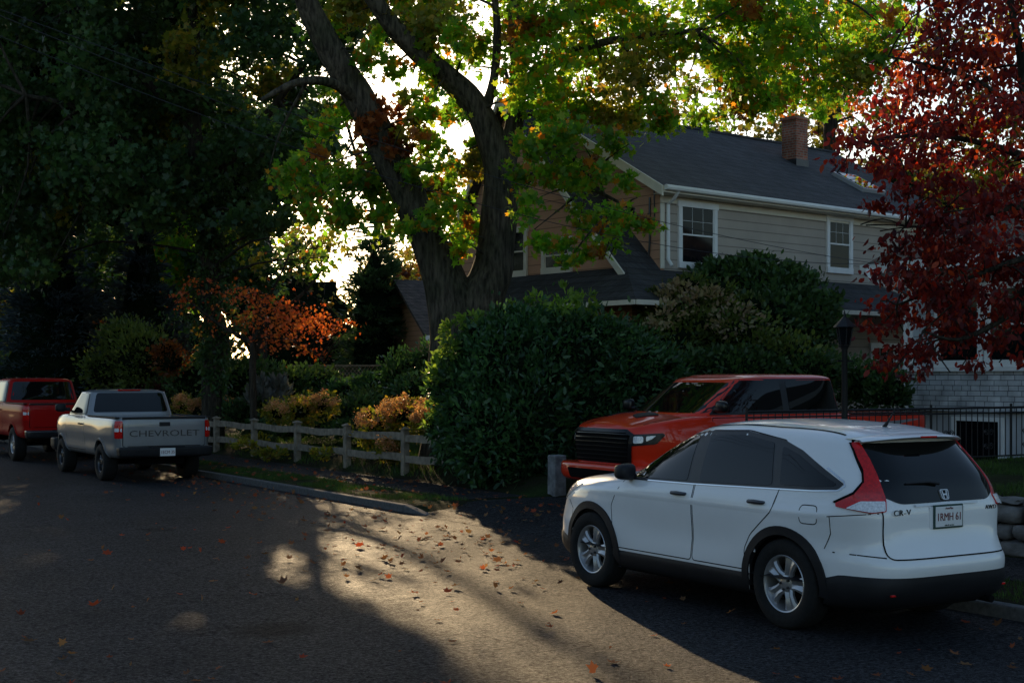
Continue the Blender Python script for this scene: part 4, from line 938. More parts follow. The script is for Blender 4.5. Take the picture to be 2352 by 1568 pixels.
mb=MB(); sl=(8.56-6.13)/4.35; ang=math.atan(sl); T=Matrix.Translation((9.1,1.5,6.13+1.85*sl))@Matrix.Rotation(ang,4,'X'); mb.box((-.5,-.55,.0),(.5,.55,.10),0,T); mb.box((-.43,-.48,.10),(.43,.48,.112),1,T); mb.obj('skylight',[M['badge'],M['glass']],roof)
mb=MB()
def rake(a,b,w=.2,th=.05):
    a,b=Vector(a),Vector(b); v=[a,b,b-Vector((0,0,w)),a-Vector((0,0,w))]; mb.add(v+[p+Vector((-th,0,0)) for p in v],[[0,1,2,3],[7,6,5,4],[0,4,5,1],[1,5,6,2],[2,6,7,3],[3,7,4,0]])
rake((-1.205,-.38,4.0),(-1.205,4.0,8.53)); rake((-1.205,6.62,4.05),(-1.205,4.0,8.53)); rake((-.285,-.38,6.12),(-.285,4.0,8.555),.22)
mb.box((-.28,-.40,5.98),(XE+.3,-.352,6.12)); mb.box((-.2,-.34,5.98),(XE+.3,-.002,6.0)); mb.box((.0,-.03,5.82),(XE,-.002,5.97)); mb.box((-.01,-.035,4.4),(.11,-.002,5.81))
mb.box((-2.1,-1.40,3.5),(XE+.3,-1.352,3.6)); mb.box((-2.15,-1.35,3.5),(-2.102,4.8,3.6))
mb.obj('trim',[M['cream']],H1,bevel=.006)
mb=MB(); mb.tube([(-.3,-.46,6.08),(XE+.3,-.46,6.06)],.06,8); mb.obj('gutter',[M['trim']],H1,True)
mb=MB(); mb.tube([(.12,-.44,6.05),(.12,-.30,5.88),(.16,-.09,5.78),(.16,-.09,4.6),(.16,-.2,4.45)],.04,8); mb.obj('downspout',[M['trim']],H1,True)
mb=MB(); mb.tube([(-.06,.25,5.95),(-.06,.25,5.0),(-.05,.3,4.6)],.025,6); mb.box((-.1,.15,5.3),(-.0,.3,5.5)); mb.tube([(-.06,.12,6.1),(-.06,.10,5.4),(-.06,.3,5.2)],.015,6); mb.obj('meter_conduit',[M['dchrome']],H1,True)
window(H1,(1.17,0,5.18),(1,0,0),(0,-1,0),1.25,1.42,2,1)
window(H1,(6.26,0,5.30),(1,0,0),(0,-1,0),1.02,1.36,2,1)
window(H1,(-.95,2.25,4.78),(0,1,0),(-1,0,0),1.0,.75,0,0,m=M['cream']); window(H1,(-.95,3.75,4.95),(0,1,0),(-1,0,0),1.0,1.1,0,0,m=M['cream'])
window(H1,(3.0,-.05,2.2),(1,0,0),(0,-1,0),1.1,1.4,2,1); window(H1,(8.0,-.05,2.2),(1,0,0),(0,-1,0),1.1,1.4,2,1)
H2=empty('house','pale house with ledgestone front and brown shingle roof','house',(21.6,19.5,0),0)
mb=MB(); mb.box((0,-14,.0),(8,0,1.42)); mb.obj('foundation',[M['foundation']],H2)
mb=MB(); mb.box((-.06,-14,1.43),(.1,.05,2.17)); mb.box((.11,-.06,1.43),(8,.05,2.17)); mb.box((-.12,-14,1.40),(.0,.1,1.425)); mb.obj('stone_facing',[M['stone']],H2)
mb=MB(); mb.box((0,-14,2.18),(8,0,4.35)); mb.obj('wall',[M['sid_white']],H2)
mb=MB(); slab(mb,[(-.7,.6,4.3),(-.7,-14.6,4.3),(3.6,-14.6,7.2),(3.6,-2.2,7.2)],.12); slab(mb,[(-.7,.6,4.3),(3.6,-2.2,7.2),(5,-2.2,7.2),(9,.6,4.3)],.12); mb.obj('roof',[M['bshingle']],H2)
mb=MB(); mb.box((-.76,-14.6,4.12),(-.702,.62,4.32)); mb.box((-.7,.605,4.12),(9,.66,4.32)); mb.box((-.69,-14.5,4.2),(-.01,.6,4.22)); mb.box((-.14,-14,2.172),(-.0,.1,2.24)); mb.box((-.04,-.1,2.26),(-.002,.02,4.1)); mb.obj('trim',[M['trim']],H2)
mb=MB(); mb.tube([(-.8,.4,4.2),(-.8,.3,4.0),(-.12,.0,3.7),(-.12,.0,.9)],.045,8); mb.obj('downspout',[M['trim']],H2,True)
window(H2,(0,-1.25,3.05),(0,1,0),(-1,0,0),1.15,1.55,0,0); window(H2,(0,-2.45,3.05),(0,1,0),(-1,0,0),1.15,1.55,0,0);window(H2,(0,-3.65,3.05),(0,1,0),(-1,0,0),1.15,1.55,0,0)
mb=MB(); mb.box((-.03,-2.2,.15),(-.002,-1.2,1.22)); mb.obj('basement_door',[M['winglass']],H2)
mb=MB(); mb.box((-.06,-2.3,.15),(-.002,-2.2,1.3)); mb.box((-.06,-1.2,.15),(-.002,-1.1,1.3)); mb.box((-.06,-2.2,1.222),(-.002,-1.2,1.3)); mb.obj('door_frame',[M['trim']],H2)
q=S(1165,867,58); H3=empty('house','low house with sunlit shingle roof beyond the garden','house',(q.x,q.y,0),-.15)
mb=MB(); mb.box((-3.4,0,0),(3.4,7,4.0)); mb.prism([(0,4.0),(3.5,6.1),(7,4.0)],(-3.4,0,0),(0,1,0),(0,0,1),(1,0,0),6.8); mb.obj('wall',[M['sid_tan']],H3)
mb=MB(); slab(mb,[(-3.8,-.5,3.75),(3.8,-.5,3.75),(3.8,3.5,6.25),(-3.8,3.5,6.25)],.12); slab(mb,[(-3.8,7.5,3.75),(3.8,7.5,3.75),(3.8,3.5,6.25),(-3.8,3.5,6.25)],.12); mb.obj('roof',[M['bshingle']],H3)
mb=MB(); mb.box((-3.8,-.56,3.55),(3.8,-.505,3.75)); mb.obj('trim',[M['trim']],H3)
window(H3,(-2.4,0,2.4),(1,0,0),(0,-1,0),1.2,1.4,1,1); window(H3,(1,0,2.4),(1,0,0),(0,-1,0),1.2,1.4,1,1)
# ================================================================= TREES
def smooth_path(pts,rad,k=4):
    a=np.array([list(p)+[r] for p,r in zip(pts,rad)]); 
    out=[]
    n=len(a)
    for i in range(n-1):
        p0,p1,p2,p3=a[max(i-1,0)],a[i],a[i+1],a[min(i+2,n-1)]
        for j in range(k):
            t=j/k; out.append(.5*((2*p1)+(-p0+p2)*t+(2*p0-5*p1+4*p2-p3)*t*t+(-p0+3*p1-3*p2+p3)*t**3))
    out.append(a[-1]); return [Vector(q[:3]) for q in out],[max(.01,q[3]) for q in out]
def limb(mb,pts,rad,n=14,wob=.12,m=0,k=4):
    p,r=smooth_path(pts,rad,k); mb.tube(p,r,n,m,True,wob)
def twigs(mb,starts,targets,r0=.05,m=0):
    for t in targets:
        t=Vector(t); s=min(starts,key=lambda a:(a-t).length*(1+.3*random.random()))
        mid=(s+t)/2+Vector((random.uniform(-.3,.3),random.uniform(-.3,.3),random.uniform(.0,.35)))*(t-s).length*.3
        limb(mb,[s,mid,t],[r0,r0*.6,r0*.15],6,0,m,3)
def tree(name,label,limbs,blobs,shape,size,mats,bark,cat='tree',twr=.05,clump=.22,shell=.35,ax=None,axw=0,extra=None,ntw=1):
    base=limbs[0][0][0]; root=empty(name,label,cat,(base[0],base[1],0)); off=Vector((base[0],base[1],0))
    mb=MB(); starts=[]
    for pts,rad in limbs:
        limb(mb,[Vector(p)-off for p in pts],rad); starts+= smooth_path([Vector(p)-off for p in pts],rad,3)[0][3:]
    tg=[]
    for b in blobs:
        for _ in range(ntw): tg.append(Vector(b[0])-off+Vector((random.uniform(-.4,.4),random.uniform(-.4,.4),random.uniform(-.3,.3))))
    if starts and twr: twigs(mb,starts,tg,twr)
    mb.obj('trunk',[bark],root,True,sharp=80)
    by={}
    for c,r,n,mi in blobs:
        P=blob_points(c,r,n,clump,shell=shell); P=P[corridor(P)]; by.setdefault(mi,[]).append(P)
    parts=[]
    for mi,L in by.items():
        P=np.concatenate(L)-np.array(off); A=None if ax is None else np.tile([ax],(len(P),1))
        V,k=leaf_arrays(P,size,shape,axis=A,ax_w=axw); parts.append((V,k,mi))
    if extra is not None: extra.v=[tuple(Vector(p)-off) for p in extra.v]
    leafobj('crown',parts,mats,root,extra); return root
DZ=28.5
def b_(px,py,rp,n,mi=0,d=DZ,dd=1.3,fl=.8):
    dj=d+random.uniform(-dd,dd); r=rp/3200*d; return (S(px,py,dj),(r,r,r*fl),n,mi)
g0=S(1050,867,DZ); base=Vector((g0.x,g0.y,.2))
A=[base]+[S(x,y,DZ+e) for x,y,e in ((1052,930,0),(1050,780,0),(1035,690,0),(1000,590,0),(952,480,-.1),(915,400,-.2),(868,310,-.3),(818,215,-.5),(765,125,-.7),(715,30,-.9),(670,-80,-1.2),(640,-200,-1.5))]
B_=[S(1075,800,DZ)]+[S(x,y,DZ+e) for x,y,e in ((1095,710,0),(1128,630,.1),(1142,540,.2),(1150,450,.2),(1148,380,.2),(1120,300,.1),(1085,235,0),(1025,175,-.2),(955,115,-.4),(890,45,-.6),(835,-40,-.8),(780,-150,-1))]
limbs=[(A,[.85,.68,.60,.50,.39,.36,.34,.33,.31,.28,.22,.16,.1]),(B_,[.35,.48,.42,.38,.37,.35,.30,.27,.23,.21,.19,.15,.1]),
 ([S(1150,400,DZ+.2),S(1178,300,DZ+.3),S(1192,180,DZ+.4),S(1182,60,DZ+.5),S(1190,-80,DZ+.6)],[.26,.2,.17,.14,.1]),
 ([S(1110,265,DZ+.1),S(1135,180,DZ+.1),S(1142,60,DZ+.3),S(1130,-60,DZ)],[.12,.09,.08,.05]),
 ([S(1190,200,DZ+.4),S(1290,130,DZ),S(1420,90,DZ-.5),S(1600,70,DZ-1)],[.13,.1,.07,.04]),
 ([S(1185,80,DZ+.4),S(1380,10,DZ),S(1620,-40,DZ-.5),S(1900,-20,DZ-1)],[.12,.1,.08,.05]),
 ([S(1165,420,DZ+.2),S(1250,400,DZ-1),S(1350,430,DZ-2),S(1450,480,DZ-2.6)],[.09,.06,.045,.02]),
 ([S(830,235,DZ-.5),S(760,190,DZ-1.2),S(680,190,DZ-2),S(600,230,DZ-2.5)],[.13,.1,.07,.04])]
BL=[]
def rowb(lst,n=420,dd=1.5,d=DZ):
    for x,y,r in lst:
        BL.append(b_(x,y,r,int(n*(r/80)**2*random.uniform(.8,1.2)),0 if random.random()>.1 else 1,d,dd))
        if random.random()<.25: BL.append(b_(x+random.uniform(-.6,.6)*r,y+random.uniform(-.6,.6)*r,r*.45,int(n*.09*(r/80)**2)+14,3,d,dd))
rowb([(1010,40,70),(1090,110,70),(1180,60,80),(1250,150,80),(1290,40,90),(1370,120,95),(1430,30,90),(1480,170,90),(1560,80,100),(1640,170,90),(1680,50,90),(1760,140,95),(1810,50,90),(1870,170,85),(1930,90,80),(1990,30,70),(1010,-40,90),(900,-60,80),(1200,-90,120),(1400,-90,120),(1600,-80,120),(1800,-90,110)],640)
rowb([(1220,230,70),(1300,260,80),(1390,240,80),(1460,280,60),(1560,230,70),(1680,230,60),(1790,230,55),(1890,240,45),(1620,270,40),(1520,270,45),(1950,170,60),(2020,110,60),(2060,40,60),(1740,220,60),(1600,190,60),(1700,130,60)],640)
rowb([(1245,340,60),(1330,320,60),(1280,420,50),(1350,400,50),(1330,500,48),(1400,520,45),(1480,525,34),(1380,580,42),(1310,570,40),(1430,430,34),(1220,480,40),(1420,330,45),(1240,560,36)],520,.6,25.8)
rowb([(1200,400,40),(1060,90,45),(1090,510,55),(1030,500,50),(1000,560,40),(1060,380,50),(985,330,50),(900,450,60),(840,470,55),(950,400,40),(1030,440,50),(880,520,45),(960,30,55),(900,20,45),(870,90,35),(900,160,32),(930,215,28),(1000,260,45),(850,10,50),(1100,330,35),(1010,380,40),(1060,560,40),(960,520,40),(1000,100,38),(1040,240,42),(800,520,50),(740,500,50),(940,300,42),(800,30,50),(760,60,45),(850,330,40),(830,400,50),(770,420,50),(720,380,50),(780,180,42),(800,260,40),(720,300,45),(870,380,42),(990,200,34),(940,90,34),(960,160,30),(840,140,30),(700,440,45),(660,400,45)],700)
for x,y,r in [(885,270,42),(910,330,40),(845,300,35)]: BL.append(b_(x,y,r,170,2,DZ-1.0,.6))
for i in range(26):
    BL.append((S(random.uniform(800,1900),random.uniform(-500,-150),DZ+random.uniform(-3,3)),(1.3,1.3,.9),420,0))
tree('oak_tree','large forked oak with green and orange leaves behind the hedge',limbs,BL,'maple',.135,[L_main,L_yel,L_rust,L_mor],M['bark'],twr=.035,clump=.28)
D2=37
g=S(492,867,D2); b0=Vector((g.x,g.y,.2))
limbs=[([b0,S(488,860,D2),S(505,780,D2),S(480,700,D2),S(485,620,D2),S(470,500,D2),S(450,350,D2),S(440,200,D2),S(445,50,D2),S(430,-150,D2)],[.32,.28,.26,.26,.25,.24,.22,.2,.16,.1]),
 ([S(480,520,D2),S(400,420,D2-.5),S(300,330,D2-1),S(180,250,D2-2),S(60,220,D2-2.5)],[.17,.14,.12,.08,.05]),
 ([S(470,430,D2),S(560,330,D2-.5),S(640,230,D2-1),S(720,120,D2-1.5)],[.15,.12,.09,.05]),
 ([S(450,300,D2),S(330,180,D2),S(220,60,D2),S(100,-50,D2)],[.14,.11,.08,.05])]
BL=[]
def dk(x,y,r,n=520,d=D2,dd=3.0): BL.append(b_(x,y,r,int(n*(r/90)**2),0 if random.random()>.08 else 1,d,dd))
for x in range(-60,860,95):
    for y in range(-60,640,88):
        xx=x+random.uniform(-35,35); yy=y+random.uniform(-30,30)
        lim=490+ (160 if xx<150 else 0) + (40*math.sin(xx*.02)) + (60 if 560<xx<760 else 0)
        if yy>lim: continue
        if xx>790 and yy>150: continue
        if math.hypot(xx-690,yy-150)<40 or math.hypot(xx-510,yy-250)<22: continue
        dk(xx,yy,88)
        if xx<640: dk(xx+random.uniform(-40,40),yy+random.uniform(-40,40),85,460,D2+3)
for x,y in [(30,620),(90,600),(0,560),(700,520),(620,500),(740,440),(560,520),(760,250),(740,330),(650,90),(770,100),(700,240),(640,180),(760,40)]: dk(x,y,62)
for i in range(34): BL.append((S(random.uniform(-300,800),random.uniform(-560,-100),D2+random.uniform(-4,4)),(1.7,1.7,1.1),460,0))
ex=MB()
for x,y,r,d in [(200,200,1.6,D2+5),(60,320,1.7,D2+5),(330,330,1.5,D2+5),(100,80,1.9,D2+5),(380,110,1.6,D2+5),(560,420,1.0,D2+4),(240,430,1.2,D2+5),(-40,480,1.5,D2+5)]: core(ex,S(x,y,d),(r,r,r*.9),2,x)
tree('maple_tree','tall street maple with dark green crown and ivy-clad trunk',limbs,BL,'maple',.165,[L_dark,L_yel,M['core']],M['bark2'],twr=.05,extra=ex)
P=[]
for t in np.linspace(0,1,34):
    y=880-t*480; x=np.interp(y,[500,600,700,780,860],[470,485,480,505,488]); rr=.55+.35*math.sin(t*7)+.25*random.random()
    if y>770: rr*=.45
    P.append(blob_points(S(x,y,D2-.1),(rr,rr,.3),230,.3,shell=.3))
P=np.concatenate(P); V,k=leaf_arrays(P,.11,'oval',axis=np.tile([[0,0,-1.]],(len(P),1)),ax_w=.8); o=leafobj('ivy',[(V,k,0)],[L_dark]); top(o,'dark ivy clothing the maple trunk','ivy')
def backtree(lab,px,d,lst,mats,size=.26,tw=.3,cores=True):
    base=S(px,867,d); base.z=.3
    limbs=[([base,S(px-4,720,d),S(px+6,560,d),S(px-10,420,d),S(px-25,250,d)],[tw,tw*.9,tw*.8,tw*.6,.08]),([S(px,560,d),S(px+70,450,d),S(px+110,330,d)],[tw*.5,tw*.35,.05])]
    BL=[(S(x,y,d+random.uniform(-2.5,2.5)),(r/3200*d,r/3200*d,r/3200*d*.85),int(n*(r/80)**2),random.choice(range(len(mats)))) for x,y,r,n in lst]
    ex=MB()
    for x,y,r,n in lst:
        rr=r/3200*d*.55; c=S(x,y,d+2.5)
        if cores and random.random()<.4 and corridor(np.array([list(c)]*6),1,rr).all(): core(ex,c,(rr,rr,rr*.8),len(mats),x)
    tree('broadleaf_tree',lab,limbs,BL,'diamond',size,mats+[M['core']],M['bark2'],twr=.05,extra=ex)
def fill(x0,x1,y0,y1,step,r,n):
    return [(x+random.uniform(-25,25),y+random.uniform(-20,20),r*random.uniform(.8,1.15),n) for x in np.arange(x0,x1,step) for y in np.arange(y0,y1,step*.85)]
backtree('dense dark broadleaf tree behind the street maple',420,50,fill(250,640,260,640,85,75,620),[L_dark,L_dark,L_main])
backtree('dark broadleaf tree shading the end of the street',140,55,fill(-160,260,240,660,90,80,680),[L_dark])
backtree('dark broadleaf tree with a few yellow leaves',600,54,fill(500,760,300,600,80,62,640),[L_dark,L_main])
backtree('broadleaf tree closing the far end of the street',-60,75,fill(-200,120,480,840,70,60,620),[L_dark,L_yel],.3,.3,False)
D3=35.5
base=S(585,867,D3); base.z=.3
limbs=[([base,S(580,830,D3),S(590,770,D3),S(640,720,D3),S(700,670,D3),S(740,620,D3)],[.1,.09,.08,.06,.04,.02]),
 ([S(585,790,D3),S(520,755,D3),S(470,720,D3),S(420,680,D3)],[.06,.05,.035,.02]),([S(590,775,D3),S(660,780,D3),S(720,810,D3),S(745,835,D3)],[.06,.05,.03,.015]),([S(590,770,D3),S(610,700,D3),S(640,640,D3),S(665,585,D3)],[.06,.04,.03,.015])]
BL=[]
for x,y,r in [(660,620,45),(640,680,60),(700,700,60),(760,740,50),(700,760,55),(620,730,50),(590,690,45),(740,790,40),(560,740,35),(640,780,35),(790,760,30),(665,595,30),(680,655,50),(530,680,30),(470,660,32),(430,690,30),(500,720,30),(620,640,30),(825,745,18),(720,640,34)]:
    BL.append(b_(x,y,r*1.2,int((175 if x>560 else 110)*(r/50)**2)+24,0,D3,.9,.6))
tree('ornamental_maple','small ornamental maple with bright orange leaves',limbs,BL,'maple',.08,[L_orange],M['bark2'],twr=.014,ntw=3,clump=.42)
def conifer(name,lab,px,d,ytop,ybot,wpx,m,n,seed=0,rnd=1.0,ns=.24):
    t=S(px,ytop,d); z0=.4; H=t.z; root=empty(name,lab,'tree',(t.x,t.y,0)); mb=MB(); mb.tube([(0,0,0),(0,0,H*.5),(0,0,H)],[.2,.12,.02],8); 
    w=wpx/3200*d; P=[];A=[]
    for i in range(int(n/60)):
        h=1-random.random()**.75; z=z0+(H-z0)*h; rad=w*(1-h)**(.8*rnd)*random.uniform(.75,1.1)+.08; a=random.random()*6.28
        dirv=np.array([math.cos(a),math.sin(a),-.12+.25*h]); t_=rng.random((60,1))**.7
        p=np.array([0,0,z])+dirv*rad*t_+rng.normal(size=(60,3))*np.array([.10,.10,.06])*(.6+rad*.4)
        P.append(p);A.append(np.tile([dirv+np.array([0,0,.2])],(60,1)))
        if i%3==0: mb.tube([(0,0,z),tuple(np.array([0,0,z])+dirv*rad*.9)],[.03,.008],5)
    mb.obj('trunk',[M['bark2']],root,True); P=np.concatenate(P);A=np.concatenate(A); V,k=leaf_arrays(P,ns,'needle',axis=A,ax_w=1.6)
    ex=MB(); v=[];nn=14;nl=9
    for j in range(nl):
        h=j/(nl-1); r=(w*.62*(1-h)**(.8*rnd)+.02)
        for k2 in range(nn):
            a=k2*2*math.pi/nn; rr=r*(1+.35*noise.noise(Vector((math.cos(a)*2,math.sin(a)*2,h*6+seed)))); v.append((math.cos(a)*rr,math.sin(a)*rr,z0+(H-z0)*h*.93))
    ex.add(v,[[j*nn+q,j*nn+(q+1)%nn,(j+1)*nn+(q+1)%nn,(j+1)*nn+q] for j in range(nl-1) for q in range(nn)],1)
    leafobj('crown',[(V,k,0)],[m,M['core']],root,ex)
conifer('spruce_tree','blue-grey spruce in the garden shade',120,46,430,860,200,L_spruce,20000,1)
conifer('spruce_tree','blue-grey spruce beside the street maple',330,46,470,860,150,L_spruce,14000,2)
conifer('evergreen_tree','dense green evergreen beyond the orange maple',860,60,548,860,88,L_pine,17000,3,.45,.32)
conifer('evergreen_tree','dark pine standing behind the house',1600,62,215,500,190,L_pine,12000,4,.6,.3)
conifer('evergreen_tree','dark pine standing behind the house ridge',1440,66,250,500,170,L_pine,7000,5,.6,.3)
def shrub(name,lab,blobs,shape,size,mats,cat='bush',cores=True,axw=1.2,clump=.2,shell=.18,cs=.72,up=.5):
    base=Vector(blobs[0][0]); off=Vector((base.x,base.y,0)); ex=MB(); by={}
    for i,(c,r,n,mi) in enumerate(blobs):
        P=blob_points(c,r,n,clump,nc=max(8,n//14),shell=shell); cc=np.array(c)
        D=(P-cc); D/=np.linalg.norm(D,axis=1,keepdims=True)+1e-6; D[:,2]+=up
        k_=P[:,2]>.12; P=P[k_];D=D[k_]; k_=corridor(P,.6); by.setdefault(mi,[]).append((P[k_],D[k_]))
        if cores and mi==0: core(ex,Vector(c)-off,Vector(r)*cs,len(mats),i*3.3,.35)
    parts=[]
    for mi,L in by.items():
        P=np.concatenate([a for a,b in L])-np.array(off); D=np.concatenate([b for a,b in L]); V,k=leaf_arrays(P,size,shape,axis=D,ax_w=axw); parts.append((V,k,mi))
    o=leafobj(name,parts,mats+[M['core']],None,ex); o.location=off; top(o,lab,cat); return o
def sb(px,py,d,rx,rz,n,mi=0,ry=None):
    r=rx/3200*d; return (S(px,py,d),(r,r if ry is None else ry/3200*d,rz/3200*d),n,mi)
rh=[(1180,900,25,150,180,5200),(1100,960,24.6,95,120,2200),(1290,830,25.6,160,125,4600),(1420,870,26,140,120,3800),(1150,1010,24.3,110,120,3000),(1220,980,24.2,90,150,3000),(1210,780,25.4,110,75,2200),(1330,950,25.2,110,130,3000),(1060,880,25.2,62,80,1500),(1120,800,25.6,65,65,1500),(1500,885,26.4,85,75,1900),(1050,1000,25,55,75,1100),(1380,790,25.8,80,60,1200)]
HB=[sb(a,b,c,d*.92,e*.92,int(n*1.5)) for a,b,c,d,e,n in rh]
for i in range(34):
    a,b,c,d,e,n=random.choice(rh); an=random.uniform(-.2,math.pi+.2); HB.append(sb(a+math.cos(an)*d*.93,b-math.sin(an)*e*.93,c-random.uniform(-.3,.5),random.uniform(16,30),random.uniform(16,30),130))
HB+=[sb(x,y,25.0+random.uniform(-.4,.5),r,r,int(150*(r/26)**2),1) for x,y,r in [(1005,850,26),(1000,900,26),(1010,940,24),(1020,800,26),(1045,765,24),(1000,870,20),(995,975,20),(1080,735,22),(1240,690,22),(1290,685,26),(1340,690,26),(1380,715,20),(1200,700,20),(1030,830,22),(1025,880,22)]]  # clumps of painted-sunlit leaves along the hedge's left edge and top
shrub('rhododendron_bush','huge dense rhododendron hedge beside the driveway',HB,'long',.115,[L_rhodo,L_rhodo_lit],axw=.9,clump=.15,shell=.10,cs=.84,up=.35)
shrub('hydrangea_bush','tall yellow-green hydrangea with fading pinkish flower heads',[sb(1600,765,28.5,105,80,3400),sb(1540,725,28.6,55,48,1500),sb(1680,785,28.2,95,70,2800),sb(1640,720,28.7,70,48,1800),sb(1540,795,28,75,65,2000),sb(1800,830,27.5,100,55,2000),sb(1560,672,28.2,45,22,300,1),sb(1625,690,28,55,28,340,1),sb(1690,735,27.6,50,34,260,1),sb(1530,725,27.6,40,30,190,1),sb(1580,655,28.4,34,20,300),sb(1650,665,28.3,34,22,300),sb(1500,690,28.4,24,20,160),sb(1720,700,28.3,30,20,200)],'oval',.10,[L_oliv,L_pink],clump=.2,cs=.78)
shrub('magnolia_bush','rounded green broadleaf shrub against the house wall',[sb(1720,680,30,100,70,3200),sb(1640,650,30.2,60,38,1700),sb(1800,690,30,86,66,2700),sb(1850,745,29.6,74,66,2500),sb(1750,740,29.2,90,70,2600),sb(1700,622,30.3,50,24,900),sb(1790,640,30.3,48,28,900),sb(1740,598,30.3,34,18,350),sb(1830,640,30.2,34,20,350),sb(1900,700,30,28,22,300),sb(1650,612,30.3,30,16,260)],'oval',.13,[L_grn],axw=.9,clump=.2,cs=.78)
shrub('low_hedge','dark foundation hedge behind the driveway truck',[sb(1850,860,27,95,55,1800),sb(1980,880,27,65,50,1400),sb(2040,900,26.5,50,42,1000),sb(1700,860,27,105,55,1800),sb(1560,870,27,95,55,1700),sb(1640,850,27.5,90,48,1200)],'oval',.10,[L_grn])
def hyd(lab,lst,leaf=L_yel,fl=L_hyd):
    B=[]
    for x,y,d,r,nf in lst:
        B.append(sb(x,y,d,r,r*.8,int(1100*(r/55)**2),0))
    o=shrub('hydrangea_bush',lab,B,'oval',.095,[leaf],cs=.5,axw=.7)
    P=[]
    off=np.array(o.location)
    for x,y,d,r,nf in lst:
        for _ in range(nf):
            a=random.uniform(-1,1); c=S(x+a*r*.95,y-r*(.15+.75*random.random())*math.sqrt(max(.05,1-a*a*.7)),d-random.uniform(.1,.7)); P.append(blob_points(c,(.10,.10,.08),70,.35,nc=12,shell=.2))
    P=np.concatenate(P); V,k=leaf_arrays(P-off,.045,'diamond'); h=leafobj('flower_head',[(V,k,0)],[fl],o); return o
hyd('hydrangea with tan flower heads spilling over the fence',[(870,980,28.9,50,24),(930,958,28.4,52,30),(985,966,27.0,40,18),(895,1035,27.9,32,6)])
hyd('yellowing hydrangea behind the rail fence',[(690,945,34.0,44,10),(745,930,33.6,34,9),(640,948,34.5,32,8)],L_yel,L_hyd)
hyd('hydrangea with brown flower heads behind the fence',[(460,944,38.4,36,16),(520,944,38,34,14),(420,936,38.8,30,10)],L_yel,L_hyd)
shrub('garden_shrub','low yellow-green plants at the fence foot',[sb(620,1042,31.6,32,12,330),sb(745,1040,29.6,26,11,260),sb(560,1022,33,26,10,240),sb(590,1005,34.5,30,10,240)],'oval',.08,[L_yel],cores=False)
def gs(lab,lst,m,size=.12,shape='oval',name='garden_shrub'): shrub(name,lab,[sb(a,b,c,d*.95,e*.9,int(n*1.4)) for a,b,c,d,e,n in lst],shape,size,[m])
gs('dark evergreen shrubs under the maple',[(560,880,39,80,55,1500),(640,890,40,80,50,1400),(720,890,41,70,50,1200),(450,880,41,70,60,1200)],L_grn)
gs('dark low shrubs filling the border behind the fence',[(560,950,37,50,32,900),(620,935,37.5,50,34,900),(700,935,36.5,55,32,900),(770,945,36,55,34,1000),(830,945,35,55,38,1000),(590,985,36,40,18,500),(660,990,35.5,40,18,500),(730,985,35,40,18,500),(800,985,33.5,40,20,500),(850,930,36,50,38,900)],L_grn,.10)
gs('dark shrubs near the lattice',[(930,870,38,60,60,1300),(870,900,39,60,45,1000),(960,910,36,60,55,1300),(1000,850,38,60,80,1200),(800,910,40,70,40,1000)],L_rhodo)
gs('rounded barberry with dark red leaves',[(395,905,42,45,35,1100),(350,890,43,30,28,500)],leafmat('barberry_leaves',[(.08,.016,.016),(.13,.02,.02),(.05,.012,.012)],.3,1.5),.09)
gs('olive green shrub beneath the spruce',[(330,820,42,75,70,1500),(250,850,43,60,50,1000),(290,780,43,60,50,900)],L_oliv,.12)
gs('small shrub with russet autumn leaves',[(390,830,40,42,34,420),(225,750,43,16,10,60),(380,800,40,28,20,220)],L_rust,.09)
gs('dark hedge at the end of the street',[(20,880,60,90,70,1200),(130,880,58,90,60,1200),(240,890,56,80,50,1200),(-80,880,62,90,80,1000)],L_dark,.2)
shrub('flowering_grass','pale feathery plume plants in the border',[sb(600,905,36,28,25,260),sb(640,900,36,25,22,200)],'long',.2,[leafmat('plume_leaves',[(.12,.13,.12),(.18,.18,.17)],.3,1.2)],cores=False,up=1.5)
mb=MB(); q=S(800,850,44)
for i in range(22):
    for s in (-1,1): mb.tube([(i*.12-1.3,0,0),(i*.12-1.3+s*.9,s*.01,1.1)],.012,4)
mb.box((-1.8,-.03,-.05),(1.8,.03,0)); mb.box((-1.8,-.03,1.1),(1.8,.03,1.16)); o=mb.obj('lattice_screen',[M['fence']],None); o.location=(q.x,q.y,1.3); o.rotation_euler=(0,0,-.5); top(o,'wooden lattice screen in the garden','garden screen')
# red dogwood
D5=18.5
base=S(2520,867,D5+.5); base.z=.7
limbs=[([base,S(2500,700,D5+.5),S(2460,560,D5+.3),S(2400,420,D5),S(2360,250,D5),S(2340,100,D5),S(2300,-80,D5)],[.14,.12,.11,.09,.07,.05,.03]),
 ([S(2480,640,D5+.4),S(2380,680,D5),S(2290,740,D5-.2),S(2200,780,D5-.4),S(2120,760,D5-.5)],[.07,.05,.04,.025,.012]),
 ([S(2420,470,D5),S(2300,480,D5),S(2200,520,D5),S(2080,520,D5)],[.06,.045,.03,.012]),
 ([S(2390,370,D5),S(2260,330,D5),S(2120,310,D5),S(1960,330,D5)],[.06,.04,.03,.01]),
 ([S(2370,280,D5),S(2250,190,D5),S(2130,150,D5),S(2040,130,D5)],[.05,.035,.025,.01]),
 ([S(2450,560,D5),S(2330,600,D5),S(2220,640,D5),S(2060,700,D5-.3)],[.05,.04,.025,.01])]
BL=[]
